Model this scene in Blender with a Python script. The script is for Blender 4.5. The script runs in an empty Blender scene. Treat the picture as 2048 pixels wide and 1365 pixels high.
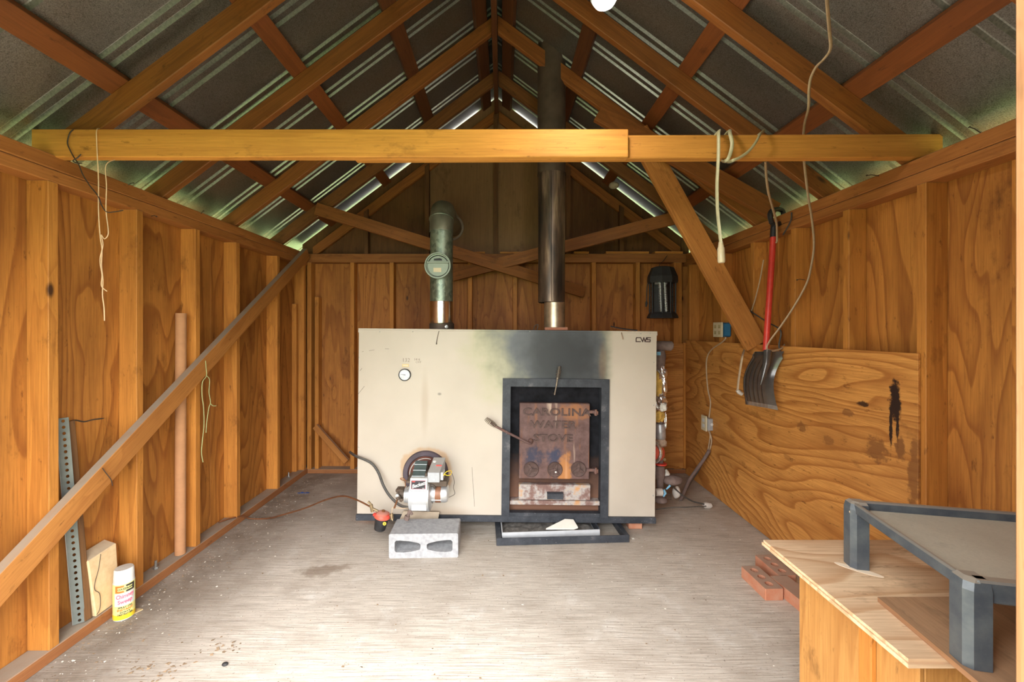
import bpy, bmesh, math, random
from mathutils import Vector, Matrix, noise as mnoise
random.seed(7)
C = bpy.context.scene
COL = C.collection
PI = math.pi
F = 830.0            # focal length in pixels of the 2048 px wide frame
H = 1.318            # eye height

# ---------------------------------------------------------------- camera, world, light, exposure
cam_d = bpy.data.cameras.new('camera')
cam = bpy.data.objects.new('camera', cam_d)
COL.objects.link(cam)
cam.location = (0, 0, H)
cam.rotation_euler = (PI / 2, 0, 0)
cam_d.sensor_width = 36
cam_d.lens = F / 2048 * 36
cam_d.shift_x = 20 / 2048
cam_d.shift_y = -22.5 / 2048
cam_d.clip_start = 0.02
C.camera = cam

wd = bpy.data.worlds.new('overcast_sky')
C.world = wd
wd.use_nodes = True
wn = wd.node_tree
for n in list(wn.nodes):
    wn.nodes.remove(n)
w_out = wn.nodes.new('ShaderNodeOutputWorld')
w_bg = wn.nodes.new('ShaderNodeBackground')
w_tc = wn.nodes.new('ShaderNodeTexCoord')
w_sep = wn.nodes.new('ShaderNodeSeparateXYZ')
w_rmp = wn.nodes.new('ShaderNodeValToRGB')
wn.links.new(w_tc.outputs['Generated'], w_sep.inputs[0])
wn.links.new(w_sep.outputs['Z'], w_rmp.inputs[0])
# overcast sky, three times brighter at the zenith than at the horizon
w_rmp.color_ramp.elements[0].position = 0.0
w_rmp.color_ramp.elements[0].color = (0.34, 0.335, 0.325, 1)
w_rmp.color_ramp.elements[1].position = 1.0
w_rmp.color_ramp.elements[1].color = (0.94, 0.98, 1.0, 1)
wn.links.new(w_rmp.outputs[0], w_bg.inputs['Color'])
w_bg.inputs['Strength'].default_value = 14.0
wn.links.new(w_bg.outputs[0], w_out.inputs[0])

# daylight entering by the doorway (sampling guide for the sky, gives no light of its own)
pl = bpy.data.lights.new('doorway_portal', 'AREA')
pl.shape = 'RECTANGLE'
pl.size = 2.5
pl.size_y = 2.0
pl.cycles.is_portal = True
po = bpy.data.objects.new('doorway_portal', pl)
po.location = (-0.6, 0.2, 1.0)
po.rotation_euler = (PI / 2, 0, 0)
COL.objects.link(po)

C.view_settings.view_transform = 'Standard'
C.view_settings.look = 'None'
C.view_settings.gamma = 1
C.view_settings.use_curve_mapping = False
C.view_settings.exposure = 0.85
C.cycles.max_bounces = 12
C.cycles.diffuse_bounces = 8
C.cycles.use_denoising = True

# ---------------------------------------------------------------- coordinates taken from the photograph
def W(px, py, Y):
    return Vector(((px - 1004) * Y / F, Y, H - (py - 660) * Y / F))
def WL(px, py, X=-1.86):           # a pixel on a plane of constant X (side walls)
    Y = X * F / (px - 1004)
    return Vector((X, Y, H - (py - 660) * Y / F))

# ---------------------------------------------------------------- mesh builder
class MB:
    def __init__(s):
        s.v = []; s.f = []; s.m = []; s.sm = []
    def add(s, vs, fs, mi=0, smooth=False):
        k = len(s.v)
        s.v += [Vector(v) for v in vs]
        for f in fs:
            s.f.append([i + k for i in f]); s.m.append(mi); s.sm.append(smooth)
        return s
    def box(s, lo, hi, mi=0, c=0.0):
        x0, y0, z0 = lo; x1, y1, z1 = hi
        if c <= 0:
            vs = [(x0,y0,z0),(x1,y0,z0),(x1,y1,z0),(x0,y1,z0),(x0,y0,z1),(x1,y0,z1),(x1,y1,z1),(x0,y1,z1)]
            return s.add(vs, [(0,3,2,1),(4,5,6,7),(0,1,5,4),(1,2,6,5),(2,3,7,6),(3,0,4,7)], mi)
        return s.hexa([(x0,y0,z0),(x1,y0,z0),(x1,y1,z0),(x0,y1,z0),(x0,y0,z1),(x1,y0,z1),(x1,y1,z1),(x0,y1,z1)], mi, c)
    def hexa(s, cs, mi=0, c=0.0):
        bm = bmesh.new()
        vs = [bm.verts.new(p) for p in cs]
        for f in [(0,3,2,1),(4,5,6,7),(0,1,5,4),(1,2,6,5),(2,3,7,6),(3,0,4,7)]:
            bm.faces.new([vs[i] for i in f])
        bm.normal_update()
        if c > 0:
            bmesh.ops.bevel(bm, geom=list(bm.edges), offset=c, segments=1, affect='EDGES', profile=0.5)
        bmesh.ops.recalc_face_normals(bm, faces=bm.faces)
        bm.verts.index_update()
        s.add([v.co.copy() for v in bm.verts], [[v.index for v in f.verts] for f in bm.faces], mi)
        bm.free()
        return s
    def tube(s, pts, r, n=8, mi=0, cap=True, smooth=True, flat=1.0):
        pts = [Vector(p) for p in pts]
        rs = r if isinstance(r, (list, tuple)) else [r] * len(pts)
        t0 = (pts[1] - pts[0]).normalized()
        a = t0.orthogonal().normalized()
        vs = []
        for i, p in enumerate(pts):
            t = (pts[min(i+1, len(pts)-1)] - pts[max(i-1, 0)])
            if t.length < 1e-9: t = t0
            t.normalize()
            a = (a - t * a.dot(t))
            if a.length < 1e-6: a = t.orthogonal()
            a.normalize()
            b = t.cross(a)
            for k in range(n):
                q = 2 * PI * k / n
                vs.append(p + a * math.cos(q) * rs[i] + b * math.sin(q) * rs[i] * flat)
        fs = []
        for i in range(len(pts) - 1):
            for k in range(n):
                fs.append((i*n+k, i*n+(k+1)%n, (i+1)*n+(k+1)%n, (i+1)*n+k))
        s.add(vs, fs, mi, smooth)
        if cap:
            k0 = len(s.v) - len(vs)
            s.f.append([k0 + k for k in range(n)][::-1]); s.m.append(mi); s.sm.append(False)
            e = k0 + (len(pts)-1)*n
            s.f.append([e + k for k in range(n)]); s.m.append(mi); s.sm.append(False)
        return s
    def cyl(s, p0, p1, r0, r1=None, n=20, mi=0, cap=True):
        return s.tube([p0, p1], [r0, r0 if r1 is None else r1], n, mi, cap)
    def lathe(s, o, ax, prof, n=24, mi=0, smooth=True):
        o = Vector(o); ax = Vector(ax).normalized()
        a = ax.orthogonal().normalized(); b = ax.cross(a)
        vs = []; fs = []
        for (r, h) in prof:
            for k in range(n):
                q = 2*PI*k/n
                vs.append(o + ax*h + (a*math.cos(q) + b*math.sin(q))*max(r, 1e-5))
        for i in range(len(prof)-1):
            for k in range(n):
                fs.append((i*n+k, i*n+(k+1)%n, (i+1)*n+(k+1)%n, (i+1)*n+k))
        return s.add(vs, fs, mi, smooth)
    def prism(s, poly, d, mi=0):      # poly: 3-D loop, d: extrusion vector
        n = len(poly); d = Vector(d)
        vs = [Vector(p) for p in poly] + [Vector(p) + d for p in poly]
        fs = [list(range(n))[::-1], list(range(n, 2*n))] + [(i, (i+1)%n, n+(i+1)%n, n+i) for i in range(n)]
        return s.add(vs, fs, mi)
    def sphere(s, c, r, n=16, m=10, mi=0, sc=(1,1,1)):
        c = Vector(c); vs = []; fs = []
        for i in range(m+1):
            th = PI*i/m
            for k in range(n):
                q = 2*PI*k/n
                vs.append(c + Vector((math.sin(th)*math.cos(q)*sc[0], math.sin(th)*math.sin(q)*sc[1], math.cos(th)*sc[2]))*r)
        for i in range(m):
            for k in range(n):
                fs.append((i*n+k, (i+1)*n+k, (i+1)*n+(k+1)%n, i*n+(k+1)%n))
        return s.add(vs, fs, mi, True)

MW = {}
def world_of(o):
    return MW.get(o.name, Matrix.Identity(4))
def put(o, parent, mw):
    COL.objects.link(o)
    MW[o.name] = mw
    if parent is not None:
        o.parent = parent
        o.matrix_basis = world_of(parent).inverted() @ mw
    else:
        o.matrix_basis = mw
    return o
def frame_for(zdir, up=None):
    z = Vector(zdir).normalized()
    x = Vector(up) if up is not None else z.orthogonal()
    x = (x - z * x.dot(z)).normalized()
    y = z.cross(x)
    return Matrix((x, y, z)).transposed()
def mk(name, mb, mats, parent=None, origin=(0,0,0), rot=None, space=None, recalc=True):
    """mesh object; vertices are given in `space` (default: the world); own origin and axes inside it"""
    origin = Vector(origin)
    R = rot if rot is not None else Matrix.Identity(3)
    Ri = R.transposed()
    me = bpy.data.meshes.new(name)
    me.from_pydata([tuple(Ri @ (v - origin)) for v in mb.v], [], mb.f)
    mats = mats if isinstance(mats, (list, tuple)) else [mats]
    for m in mats: me.materials.append(m)
    me.polygons.foreach_set('material_index', mb.m)
    me.polygons.foreach_set('use_smooth', mb.sm)
    me.update()
    if recalc:
        bm = bmesh.new(); bm.from_mesh(me)
        bmesh.ops.recalc_face_normals(bm, faces=bm.faces)
        bm.to_mesh(me); bm.free()
    if any(mb.sm):
        me.set_sharp_from_angle(angle=math.radians(42))
    o = bpy.data.objects.new(name, me)
    mw = Matrix.Translation(origin) @ R.to_4x4()
    if space is not None: mw = space @ mw
    return put(o, parent, mw)
def empty(name, loc, rz=0, ry=0, label=None, cat=None, group=None, kind=None):
    o = bpy.data.objects.new(name, None)
    o.empty_display_size = 0.05
    mw = Matrix.Translation(Vector(loc)) @ Matrix.Rotation(rz, 4, 'Z') @ Matrix.Rotation(ry, 4, 'Y')
    put(o, None, mw)
    return tag(o, label, cat, group, kind)
def tag(o, label=None, cat=None, group=None, kind=None):
    if label: o['label'] = label
    if cat: o['category'] = cat
    if group: o['group'] = group
    if kind: o['kind'] = kind
    return o
def lab(o, text):
    o['label'] = text
    return o
def smooth_path(pts, k=6):
    pts = [Vector(p) for p in pts]
    out = []
    for i in range(len(pts)-1):
        p0 = pts[max(i-1,0)]; p1 = pts[i]; p2 = pts[i+1]; p3 = pts[min(i+2,len(pts)-1)]
        for j in range(k):
            t = j/k
            out.append(0.5*((2*p1) + (p2-p0)*t + (2*p0-5*p1+4*p2-p3)*t*t + (3*p1-p0-3*p2+p3)*t**3))
    out.append(pts[-1])
    return out
def bar(name, p0, p1, w, t, wdir, mat, parent, space=None, c=0.002, label=None):
    """a board from p0 to p1 (centre line), w across along wdir, t thick; local Z is the grain"""
    p0 = Vector(p0); p1 = Vector(p1)
    R = frame_for(p1 - p0, wdir)
    o = (p0 + p1) / 2
    L = (p1 - p0).length
    mb = MB(); mb.box((-w/2, -t/2, -L/2), (w/2, t/2, L/2), 0, c)
    mb.v = [R @ v + o for v in mb.v]
    ob = mk(name, mb, mat, parent, o, R, space)
    if label: ob['label'] = label
    return ob
def blk(name, lo, hi, mat, parent, axis='Z', space=None, c=0.002, origin=None):
    """axis-aligned block whose grain (local Z) runs along `axis`"""
    R = {'Z': Matrix.Identity(3), 'X': frame_for((1,0,0), (0,0,1)), 'Y': frame_for((0,1,0), (0,0,1))}[axis]
    lo = Vector(lo); hi = Vector(hi)
    mb = MB().box(lo, hi, 0, c)
    return mk(name, mb, mat, parent, origin if origin is not None else (lo+hi)/2, R, space)
def text_mesh(body, size, extrude=0.001, shear=0.0, offset=0.0, align='CENTER', spacing=1.0, res=3):
    cu = bpy.data.curves.new('lettering', 'FONT')
    cu.body = body; cu.size = size; cu.extrude = extrude; cu.shear = shear; cu.offset = offset
    cu.align_x = align; cu.align_y = 'CENTER'; cu.space_character = spacing; cu.resolution_u = res
    ob = bpy.data.objects.new('lettering', cu)
    COL.objects.link(ob)
    dg = bpy.context.evaluated_depsgraph_get()
    me = bpy.data.meshes.new_from_object(ob.evaluated_get(dg))
    bpy.data.objects.remove(ob)
    vs = [v.co.copy() for v in me.vertices]
    fs = [list(p.vertices) for p in me.polygons]
    bpy.data.meshes.remove(me)
    return vs, fs
def text_mb(body, size, at, rx=PI/2, rz=0, sx=1.0, **k):
    vs, fs = text_mesh(body, size, **k)
    M = Matrix.Translation(Vector(at)) @ Matrix.Rotation(rz, 4, 'Z') @ Matrix.Rotation(rx, 4, 'X')
    mb = MB()
    mb.add([M @ Vector((v.x*sx, v.y, v.z)) for v in vs], fs)
    return mb

# ---------------------------------------------------------------- materials
class NT:
    def __init__(s, name):
        s.mat = bpy.data.materials.new(name)
        s.mat.use_nodes = True
        s.t = s.mat.node_tree
        for n in list(s.t.nodes): s.t.nodes.remove(n)
        s.out = s.t.nodes.new('ShaderNodeOutputMaterial')
    def n(s, typ, ins=None, **props):
        nd = s.t.nodes.new(typ)
        for k, v in props.items(): setattr(nd, k, v)
        for k, v in (ins or {}).items(): s.set(nd.inputs[k], v)
        return nd
    def set(s, sock, v):
        if isinstance(v, bpy.types.NodeSocket): s.t.links.new(v, sock)
        else:
            if sock.type == 'RGBA' and len(v) == 3: v = (*v, 1)
            sock.default_value = v
    def math(s, op, a, b=0.0, c=0.0, clamp=False):
        return s.n('ShaderNodeMath', {0: a, 1: b, 2: c}, operation=op, use_clamp=clamp).outputs[0]
    def mix(s, f, a, b, mode='MIX'):
        nd = s.n('ShaderNodeMix', {0: f, 6: a, 7: b}, data_type='RGBA', blend_type=mode)
        return nd.outputs[2]
    def ramp(s, f, stops, interp='LINEAR'):
        nd = s.n('ShaderNodeValToRGB', {0: f})
        cr = nd.color_ramp; cr.interpolation = interp
        while len(cr.elements) < len(stops): cr.elements.new(0.5)
        for e, (p, c) in zip(cr.elements, stops):
            e.position = p
            if isinstance(c, (int, float)): c = (c, c, c)
            e.color = (*c, 1)
        return nd.outputs[0]
    def obj(s): return s.n('ShaderNodeTexCoord').outputs['Object']
    def rand(s): return s.n('ShaderNodeObjectInfo').outputs['Random']
    def sep(s, v):
        o = s.n('ShaderNodeSeparateXYZ', {0: v}).outputs
        return o[0], o[1], o[2]
    def map(s, v, scale=(1,1,1), loc=(0,0,0), rot=(0,0,0)):
        return s.n('ShaderNodeMapping', {'Vector': v, 'Scale': scale, 'Location': loc, 'Rotation': rot}).outputs[0]
    def vadd(s, a, b): return s.n('ShaderNodeVectorMath', {0: a, 1: b}, operation='ADD').outputs[0]
    def noise(s, v, scale=5, detail=3, rough=0.55, dist=0.0):
        return s.n('ShaderNodeTexNoise', {'Vector': v, 'Scale': scale, 'Detail': detail, 'Roughness': rough, 'Distortion': dist}).outputs[0]
    def voro(s, v, scale=5, feature='F1', rnd=1.0):
        return s.n('ShaderNodeTexVoronoi', {'Vector': v, 'Scale': scale, 'Randomness': rnd}, feature=feature)
    def bump(s, h, strength=0.3, dist=0.01):
        return s.n('ShaderNodeBump', {'Height': h, 'Strength': strength, 'Distance': dist}).outputs[0]
    def ell(s, x, y, cx, cy, rx, ry, wob=None, lo=0.6, hi=1.0):
        """soft ellipse mask, 1 inside"""
        a = s.math('DIVIDE', s.math('SUBTRACT', x, cx), rx)
        b = s.math('DIVIDE', s.math('SUBTRACT', y, cy), ry)
        d = s.math('SQRT', s.math('ADD', s.math('MULTIPLY', a, a), s.math('MULTIPLY', b, b)))
        if wob is not None: d = s.math('ADD', d, wob)
        return s.n('ShaderNodeMapRange', {0: d, 1: lo, 2: hi, 3: 1.0, 4: 0.0}, interpolation_type='SMOOTHSTEP').outputs[0]
    def done(s, col, rough=0.6, metal=0.0, normal=None, spec=0.5, trans=0.0, emis=None, estr=0.0, ior=None, alpha=None):
        b = s.n('ShaderNodeBsdfPrincipled', {'Base Color': col, 'Roughness': rough, 'Metallic': metal,
                'Specular IOR Level': spec, 'Transmission Weight': trans})
        if normal is not None: s.set(b.inputs['Normal'], normal)
        if ior: b.inputs['IOR'].default_value = ior
        if emis: s.set(b.inputs['Emission Color'], emis); b.inputs['Emission Strength'].default_value = estr
        s.t.links.new(b.outputs[0], s.out.inputs[0])
        return s.mat

def mul(c, k): return tuple(min(1, x*k) for x in c)

def wood(name, base, dark, ring=7.0, amt=0.55, stretch=0.10, nscale=5.0, knots=0.55, kscale=(3.2,3.2,1.3),
         dust=0.0, dustcol=(0.33,0.28,0.22), rough=0.62, var=0.16, stains=None, grime=0.25, knotcol=(0.07,0.025,0.008)):
    t = NT(name)
    o = t.obj(); r = t.rand()
    off = t.n('ShaderNodeCombineXYZ', {0: t.math('MULTIPLY', r, 17.3), 1: t.math('MULTIPLY', r, 31.7), 2: t.math('MULTIPLY', r, 53.1)}).outputs[0]
    v = t.vadd(o, off)
    vo = t.voro(t.map(v, kscale), 1.0)
    d = vo.outputs['Distance']
    near = t.ramp(d, [(0.0, 1.0), (0.28, 0.0)])
    f = t.noise(t.map(v, (1,1,stretch)), nscale, 2.6, 0.42, 0.35)
    f = t.math('ADD', t.math('MULTIPLY', f, ring), t.math('MULTIPLY', near, 1.3 if knots > 0 else 0.0))
    s = t.math('FRACT', f)
    s = t.ramp(s, [(0.0, 0.0), (0.40, 0.12), (0.72, 0.55), (0.88, 1.0), (0.95, 0.85), (1.0, 0.0)])
    fine = t.noise(t.map(v, (1,1,0.035)), 150, 4, 0.7)
    big = t.noise(t.map(v, (1,1,0.45)), 3.4, 4, 0.62)
    col = t.mix(t.math('MULTIPLY', s, amt), base, dark)
    col = t.mix(t.ramp(fine, [(0.30, 0.50), (0.60, 0.0)]), col, mul(dark, 0.75))
    col = t.mix(t.ramp(big, [(0.42, 0.0), (0.70, grime*1.3)]), col, mul(dark, 0.6))
    speck = t.noise(t.map(v, (1,1,0.3)), 38, 4, 0.7)
    smg = t.noise(t.map(v, (1,1,0.5), (5,2,8)), 7.5, 5, 0.7)
    col = t.mix(t.ramp(smg, [(0.60, 0.0), (0.74, 0.65)]), col, mul(dark, 0.35))
    col = t.mix(t.ramp(speck, [(0.62, 0.0), (0.72, 0.7)]), col, mul(dark, 0.4))
    if knots > 0:
        pick = t.ramp(t.sep(vo.outputs['Color'])[0], [(knots-0.01, 0.0), (knots, 1.0)])
        kn = t.math('MULTIPLY', t.ramp(d, [(0.035, 1.0), (0.075, 0.0)]), pick)
        col = t.mix(kn, col, knotcol)
    if stains:
        x, y, z = t.sep(o)
        w = t.math('MULTIPLY', t.math('SUBTRACT', t.noise(t.map(o, (1, 1.0, 1.0)), 26, 4, 0.65), 0.5), 1.8)
        for (cz, cx, rz, rx, c, k) in stains:
            m = t.ell(z, x, cz, cx, rz, rx, w, 0.55, 0.95)
            col = t.mix(t.math('MULTIPLY', m, k), col, c)
    hsv = t.n('ShaderNodeHueSaturation', {'Hue': 0.5, 'Saturation': 1.0,
            'Value': t.n('ShaderNodeMapRange', {0: r, 1: 0.0, 2: 1.0, 3: 1.0-var, 4: 1.0+var*0.6}).outputs[0], 'Color': col}).outputs[0]
    if dust > 0:
        nz = t.sep(t.n('ShaderNodeNewGeometry').outputs['Normal'])[2]
        m = t.math('MULTIPLY', t.ramp(nz, [(0.55, 0.0), (0.85, 1.0)]), dust)
        m = t.math('MULTIPLY', m, t.ramp(t.noise(v, 14, 3), [(0.25, 0.7), (0.6, 1.0)]))
        hsv = t.mix(m, hsv, dustcol)
    bmp = t.bump(t.math('ADD', t.math('MULTIPLY', s, 0.5), fine), 0.22, 0.002)
    return t.done(hsv, rough, normal=bmp, spec=0.35)

def plain(name, col, rough=0.5, metal=0.0, var=0.15, scale=20, col2=None, bump=0.0, spec=0.5, dust=0.0):
    t = NT(name); o = t.obj()
    nz = t.noise(o, scale, 4, 0.6)
    c = t.mix(t.ramp(nz, [(0.35, 0.0), (0.7, 1.0)]), mul(col, 1+var), col2 if col2 else mul(col, 1-var))
    if dust > 0:
        g = t.sep(t.n('ShaderNodeNewGeometry').outputs['Normal'])[2]
        c = t.mix(t.math('MULTIPLY', t.ramp(g, [(0.5, 0.0), (0.9, 1.0)]), dust), c, (0.36, 0.31, 0.25))
    return t.done(c, rough, metal, normal=t.bump(nz, bump, 0.003) if bump > 0 else None, spec=spec)

ORANGE = (0.62, 0.285, 0.075)
M = {}
M['stud'] = wood('pine_stud', (0.60,0.245,0.046), (0.34,0.11,0.018), ring=5, amt=0.45, stretch=0.07, nscale=9, dust=0.8, kscale=(5,5,2.0), knots=0.45)
M['rafter'] = wood('pine_rafter', (0.32,0.110,0.022), (0.18,0.055,0.010), ring=5, amt=0.5, stretch=0.06, nscale=9, dust=0.6, kscale=(5,5,1.7), knots=0.5)
M['purlin'] = wood('reddish_purlin', (0.22,0.064,0.014), (0.14,0.038,0.008), ring=5, amt=0.5, stretch=0.06, nscale=9, kscale=(5,5,1.7), knots=0.5)
M['plate'] = wood('old_plate', (0.42,0.16,0.04), (0.26,0.085,0.018), ring=5, amt=0.5, stretch=0.06, nscale=9, dust=0.6, kscale=(5,5,1.6), knots=0.5)
M['tie'] = wood('golden_tie_beam', (0.66,0.29,0.055), (0.46,0.17,0.028), ring=4, amt=0.45, stretch=0.06, nscale=9, kscale=(5,5,1.6), knots=0.5)
M['sill'] = wood('red_sill', (0.42,0.17,0.060), (0.28,0.09,0.03), ring=5, amt=0.4, stretch=0.06, nscale=9, dust=1.0, knots=0.7)
M['ply'] = wood('plywood_sheathing', (0.59,0.24,0.046), (0.27,0.082,0.014), ring=22, amt=0.72, stretch=0.16, nscale=2.3, kscale=(0,3.4,1.1), knots=0.70, var=0.12, grime=0.35)
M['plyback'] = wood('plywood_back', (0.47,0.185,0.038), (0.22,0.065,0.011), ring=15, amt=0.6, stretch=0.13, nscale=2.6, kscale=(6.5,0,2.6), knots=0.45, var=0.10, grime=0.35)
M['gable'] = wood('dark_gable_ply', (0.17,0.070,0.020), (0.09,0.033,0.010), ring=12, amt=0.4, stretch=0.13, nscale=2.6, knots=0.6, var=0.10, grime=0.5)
K = (0.025,0.010,0.006); BR = (0.20,0.075,0.02)
# local axes of the panel: z along the wall (away from the door), y down, origin at the panel's middle
M['plyright'] = wood('plywood_lower_panel', (0.68,0.31,0.075), (0.36,0.12,0.022), ring=24, amt=0.8, stretch=0.22, nscale=2.1, knots=0.80, kscale=(2.4,0,0.9),
    var=0.0, grime=0.3, stains=[(-0.963,0.40,0.034,0.11,K,1.0), (-0.945,0.29,0.010,0.13,K,1.0), (-0.975,0.30,0.008,0.12,K,1.0), (-0.80,0.357,0.04,0.016,K,0.9),
    (-0.88,0.165,0.06,0.07,BR,0.8), (-0.985,0.20,0.03,0.07,BR,0.9), (-1.045,0.10,0.03,0.22,BR,0.8), (-0.417,0.157,0.05,0.035,BR,0.7),
    (-0.72,0.30,0.045,0.02,BR,0.7), (-0.60,0.13,0.05,0.03,BR,0.55), (-0.30,-0.05,0.06,0.02,BR,0.4), (-0.93,-0.10,0.035,0.05,(0.62,0.30,0.17),0.8)])
M['bench'] = wood('bench_plywood', (0.86,0.62,0.40), (0.55,0.29,0.14), ring=15, amt=0.7, stretch=0.2, nscale=2.4, knots=0.8, dust=0.0, dustcol=(0.75,0.62,0.46), var=0.02)
M['benchside'] = wood('bench_side', (0.55,0.27,0.075), (0.36,0.14,0.03), ring=14, amt=0.5, stretch=0.12, nscale=3, knots=0.7, var=0.05)
M['brownboard'] = wood('brown_board', (0.42,0.22,0.11), (0.28,0.13,0.06), ring=8, amt=0.45, stretch=0.12, nscale=3, knots=0.8, dust=0.3, dustcol=(0.45,0.32,0.20), var=0.03)
M['post'] = wood('bright_post', (0.36,0.175,0.080), (0.26,0.11,0.04), ring=5, amt=0.45, stretch=0.06, nscale=9, knots=0.3, kscale=(5,5,1.7))
M['dirtywood'] = wood('dirty_dark_strip', (0.20,0.09,0.03), (0.10,0.045,0.018), ring=6, amt=0.5, stretch=0.08, nscale=8, knots=0.9)
M['brace'] = wood('brace_wood', (0.60,0.25,0.060), (0.38,0.13,0.028), ring=5, amt=0.45, stretch=0.06, nscale=9, dust=0.95, kscale=(5,5,2.2), knots=0.4, grime=0.35)

def metal_roof():
    t = NT('galvanised_roofing'); o = t.obj()
    sp = t.voro(t.map(o, (1,1,1)), 110).outputs['Color']
    g = t.sep(sp)[0]
    n2 = t.noise(o, 260, 3, 0.7)
    c = t.mix(t.ramp(n2, [(0.35, 0.0), (0.65, 1.0)]), (0.15,0.145,0.13), (0.40,0.39,0.36))
    c = t.mix(t.math('MULTIPLY', g, 0.3), c, (0.44,0.43,0.40))
    dirt = t.noise(o, 1.3, 3)
    c = t.mix(t.ramp(dirt, [(0.4, 0.0), (0.7, 0.35)]), c, (0.07,0.06,0.05))
    return t.done(c, t.ramp(g, [(0, 0.36), (1, 0.48)]), 0.92, normal=t.bump(n2, 0.25, 0.001))
M['roofmetal'] = metal_roof()

def concrete_floor():
    t = NT('broom_finished_concrete'); o = t.obj()
    x, y, z = t.sep(o)
    wv = t.n('ShaderNodeCombineXYZ', {0: x, 1: t.math('ADD', y, t.math('MULTIPLY', t.noise(o, 2.0, 2), 0.02)), 2: 0.0}).outputs[0]
    lines = t.noise(t.map(wv, (4.5, 130, 1)), 1.0, 5, 0.72)
    fl = t.noise(t.map(wv, (9, 260, 1)), 1.0, 3, 0.7)
    big = t.noise(o, 1.1, 5, 0.6)
    mid = t.noise(o, 7, 5, 0.65)
    c = t.mix(t.ramp(big, [(0.35, 0.0), (0.65, 1.0)]), (0.58,0.51,0.435), (0.72,0.645,0.56))
    c = t.mix(t.ramp(lines, [(0.36, 0.75), (0.56, 0.0)]), c, (0.34,0.285,0.23))
    c = t.mix(t.ramp(fl, [(0.56, 0.0), (0.70, 0.5)]), c, (0.80,0.76,0.70))
    # white bloom patches
    c = t.mix(t.math('MULTIPLY', t.ramp(mid, [(0.55, 0.0), (0.72, 0.55)]), t.ramp(lines, [(0.4, 0.3), (0.6, 1.0)])), c, (0.82,0.79,0.75))
    # trodden dirt away from the door and along the walls
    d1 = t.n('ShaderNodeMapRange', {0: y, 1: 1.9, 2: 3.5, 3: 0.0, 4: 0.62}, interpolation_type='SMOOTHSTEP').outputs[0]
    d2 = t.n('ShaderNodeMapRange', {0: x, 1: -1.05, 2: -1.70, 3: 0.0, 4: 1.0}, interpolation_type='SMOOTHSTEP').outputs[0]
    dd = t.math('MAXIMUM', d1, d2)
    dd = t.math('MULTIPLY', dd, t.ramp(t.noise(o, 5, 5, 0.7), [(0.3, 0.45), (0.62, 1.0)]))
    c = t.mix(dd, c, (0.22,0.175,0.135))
    patch = t.noise(t.map(o, (1,1.8,1), (4,1,0)), 2.6, 6, 0.72)
    c = t.mix(t.ramp(patch, [(0.50, 0.0), (0.66, 0.45)]), c, (0.36,0.29,0.23))
    # brown stain and fine grit
    c = t.mix(t.math('MULTIPLY', t.ell(x, y, -0.98, 2.28, 0.17, 0.07, t.math('MULTIPLY', t.math('SUBTRACT', mid, 0.5), 3.0), 0.4, 1.0), 0.6), c, (0.22,0.15,0.10))
    gr = t.noise(o, 85, 4, 0.75)
    c = t.mix(t.ramp(gr, [(0.60, 0.0), (0.68, 0.8)]), c, (0.17,0.125,0.09))
    gw = t.noise(t.map(o, (1,1,1), (7,3,0)), 70, 3, 0.75)
    c = t.mix(t.ramp(gw, [(0.69, 0.0), (0.74, 0.8)]), c, (0.85,0.83,0.80))
    h = t.math('ADD', lines, t.math('MULTIPLY', fl, 0.6))
    return t.done(c, 0.75, normal=t.bump(h, 0.5, 0.003), spec=0.3)
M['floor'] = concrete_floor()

def grass_ground():
    t = NT('lawn'); o = t.obj()
    n1 = t.noise(o, 3, 5, 0.7); n2 = t.noise(o, 60, 3, 0.7)
    c = t.mix(n1, (0.12,0.18,0.06), (0.20,0.25,0.10))
    c = t.mix(t.ramp(n2, [(0.4,0),(0.6,0.6)]), c, (0.05,0.08,0.025))
    return t.done(c, 0.9, normal=t.bump(n2, 0.6, 0.02), spec=0.2)
M['ribmetal'] = plain('clean_galvanised_crimp', (0.42,0.42,0.39), 0.40, 0.9, 0.25, 120)  # paler copy of the roofing: glint on the ribs put into the colour
M['sooty'] = wood('sooty_rafter', (0.22,0.085,0.022), (0.13,0.045,0.011), ring=5, amt=0.5, stretch=0.06, nscale=9, kscale=(5,5,1.7), knots=0.5)  # darker copy of the rafter wood for the rearmost rafters
M['sootypurlin'] = wood('sooty_purlin', (0.12,0.040,0.012), (0.07,0.022,0.007), ring=5, amt=0.5, stretch=0.06, nscale=9, kscale=(5,5,1.7), knots=0.5)  # darker copy of the purlin wood for ridge board and upper purlins
M['lawn'] = grass_ground()

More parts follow.
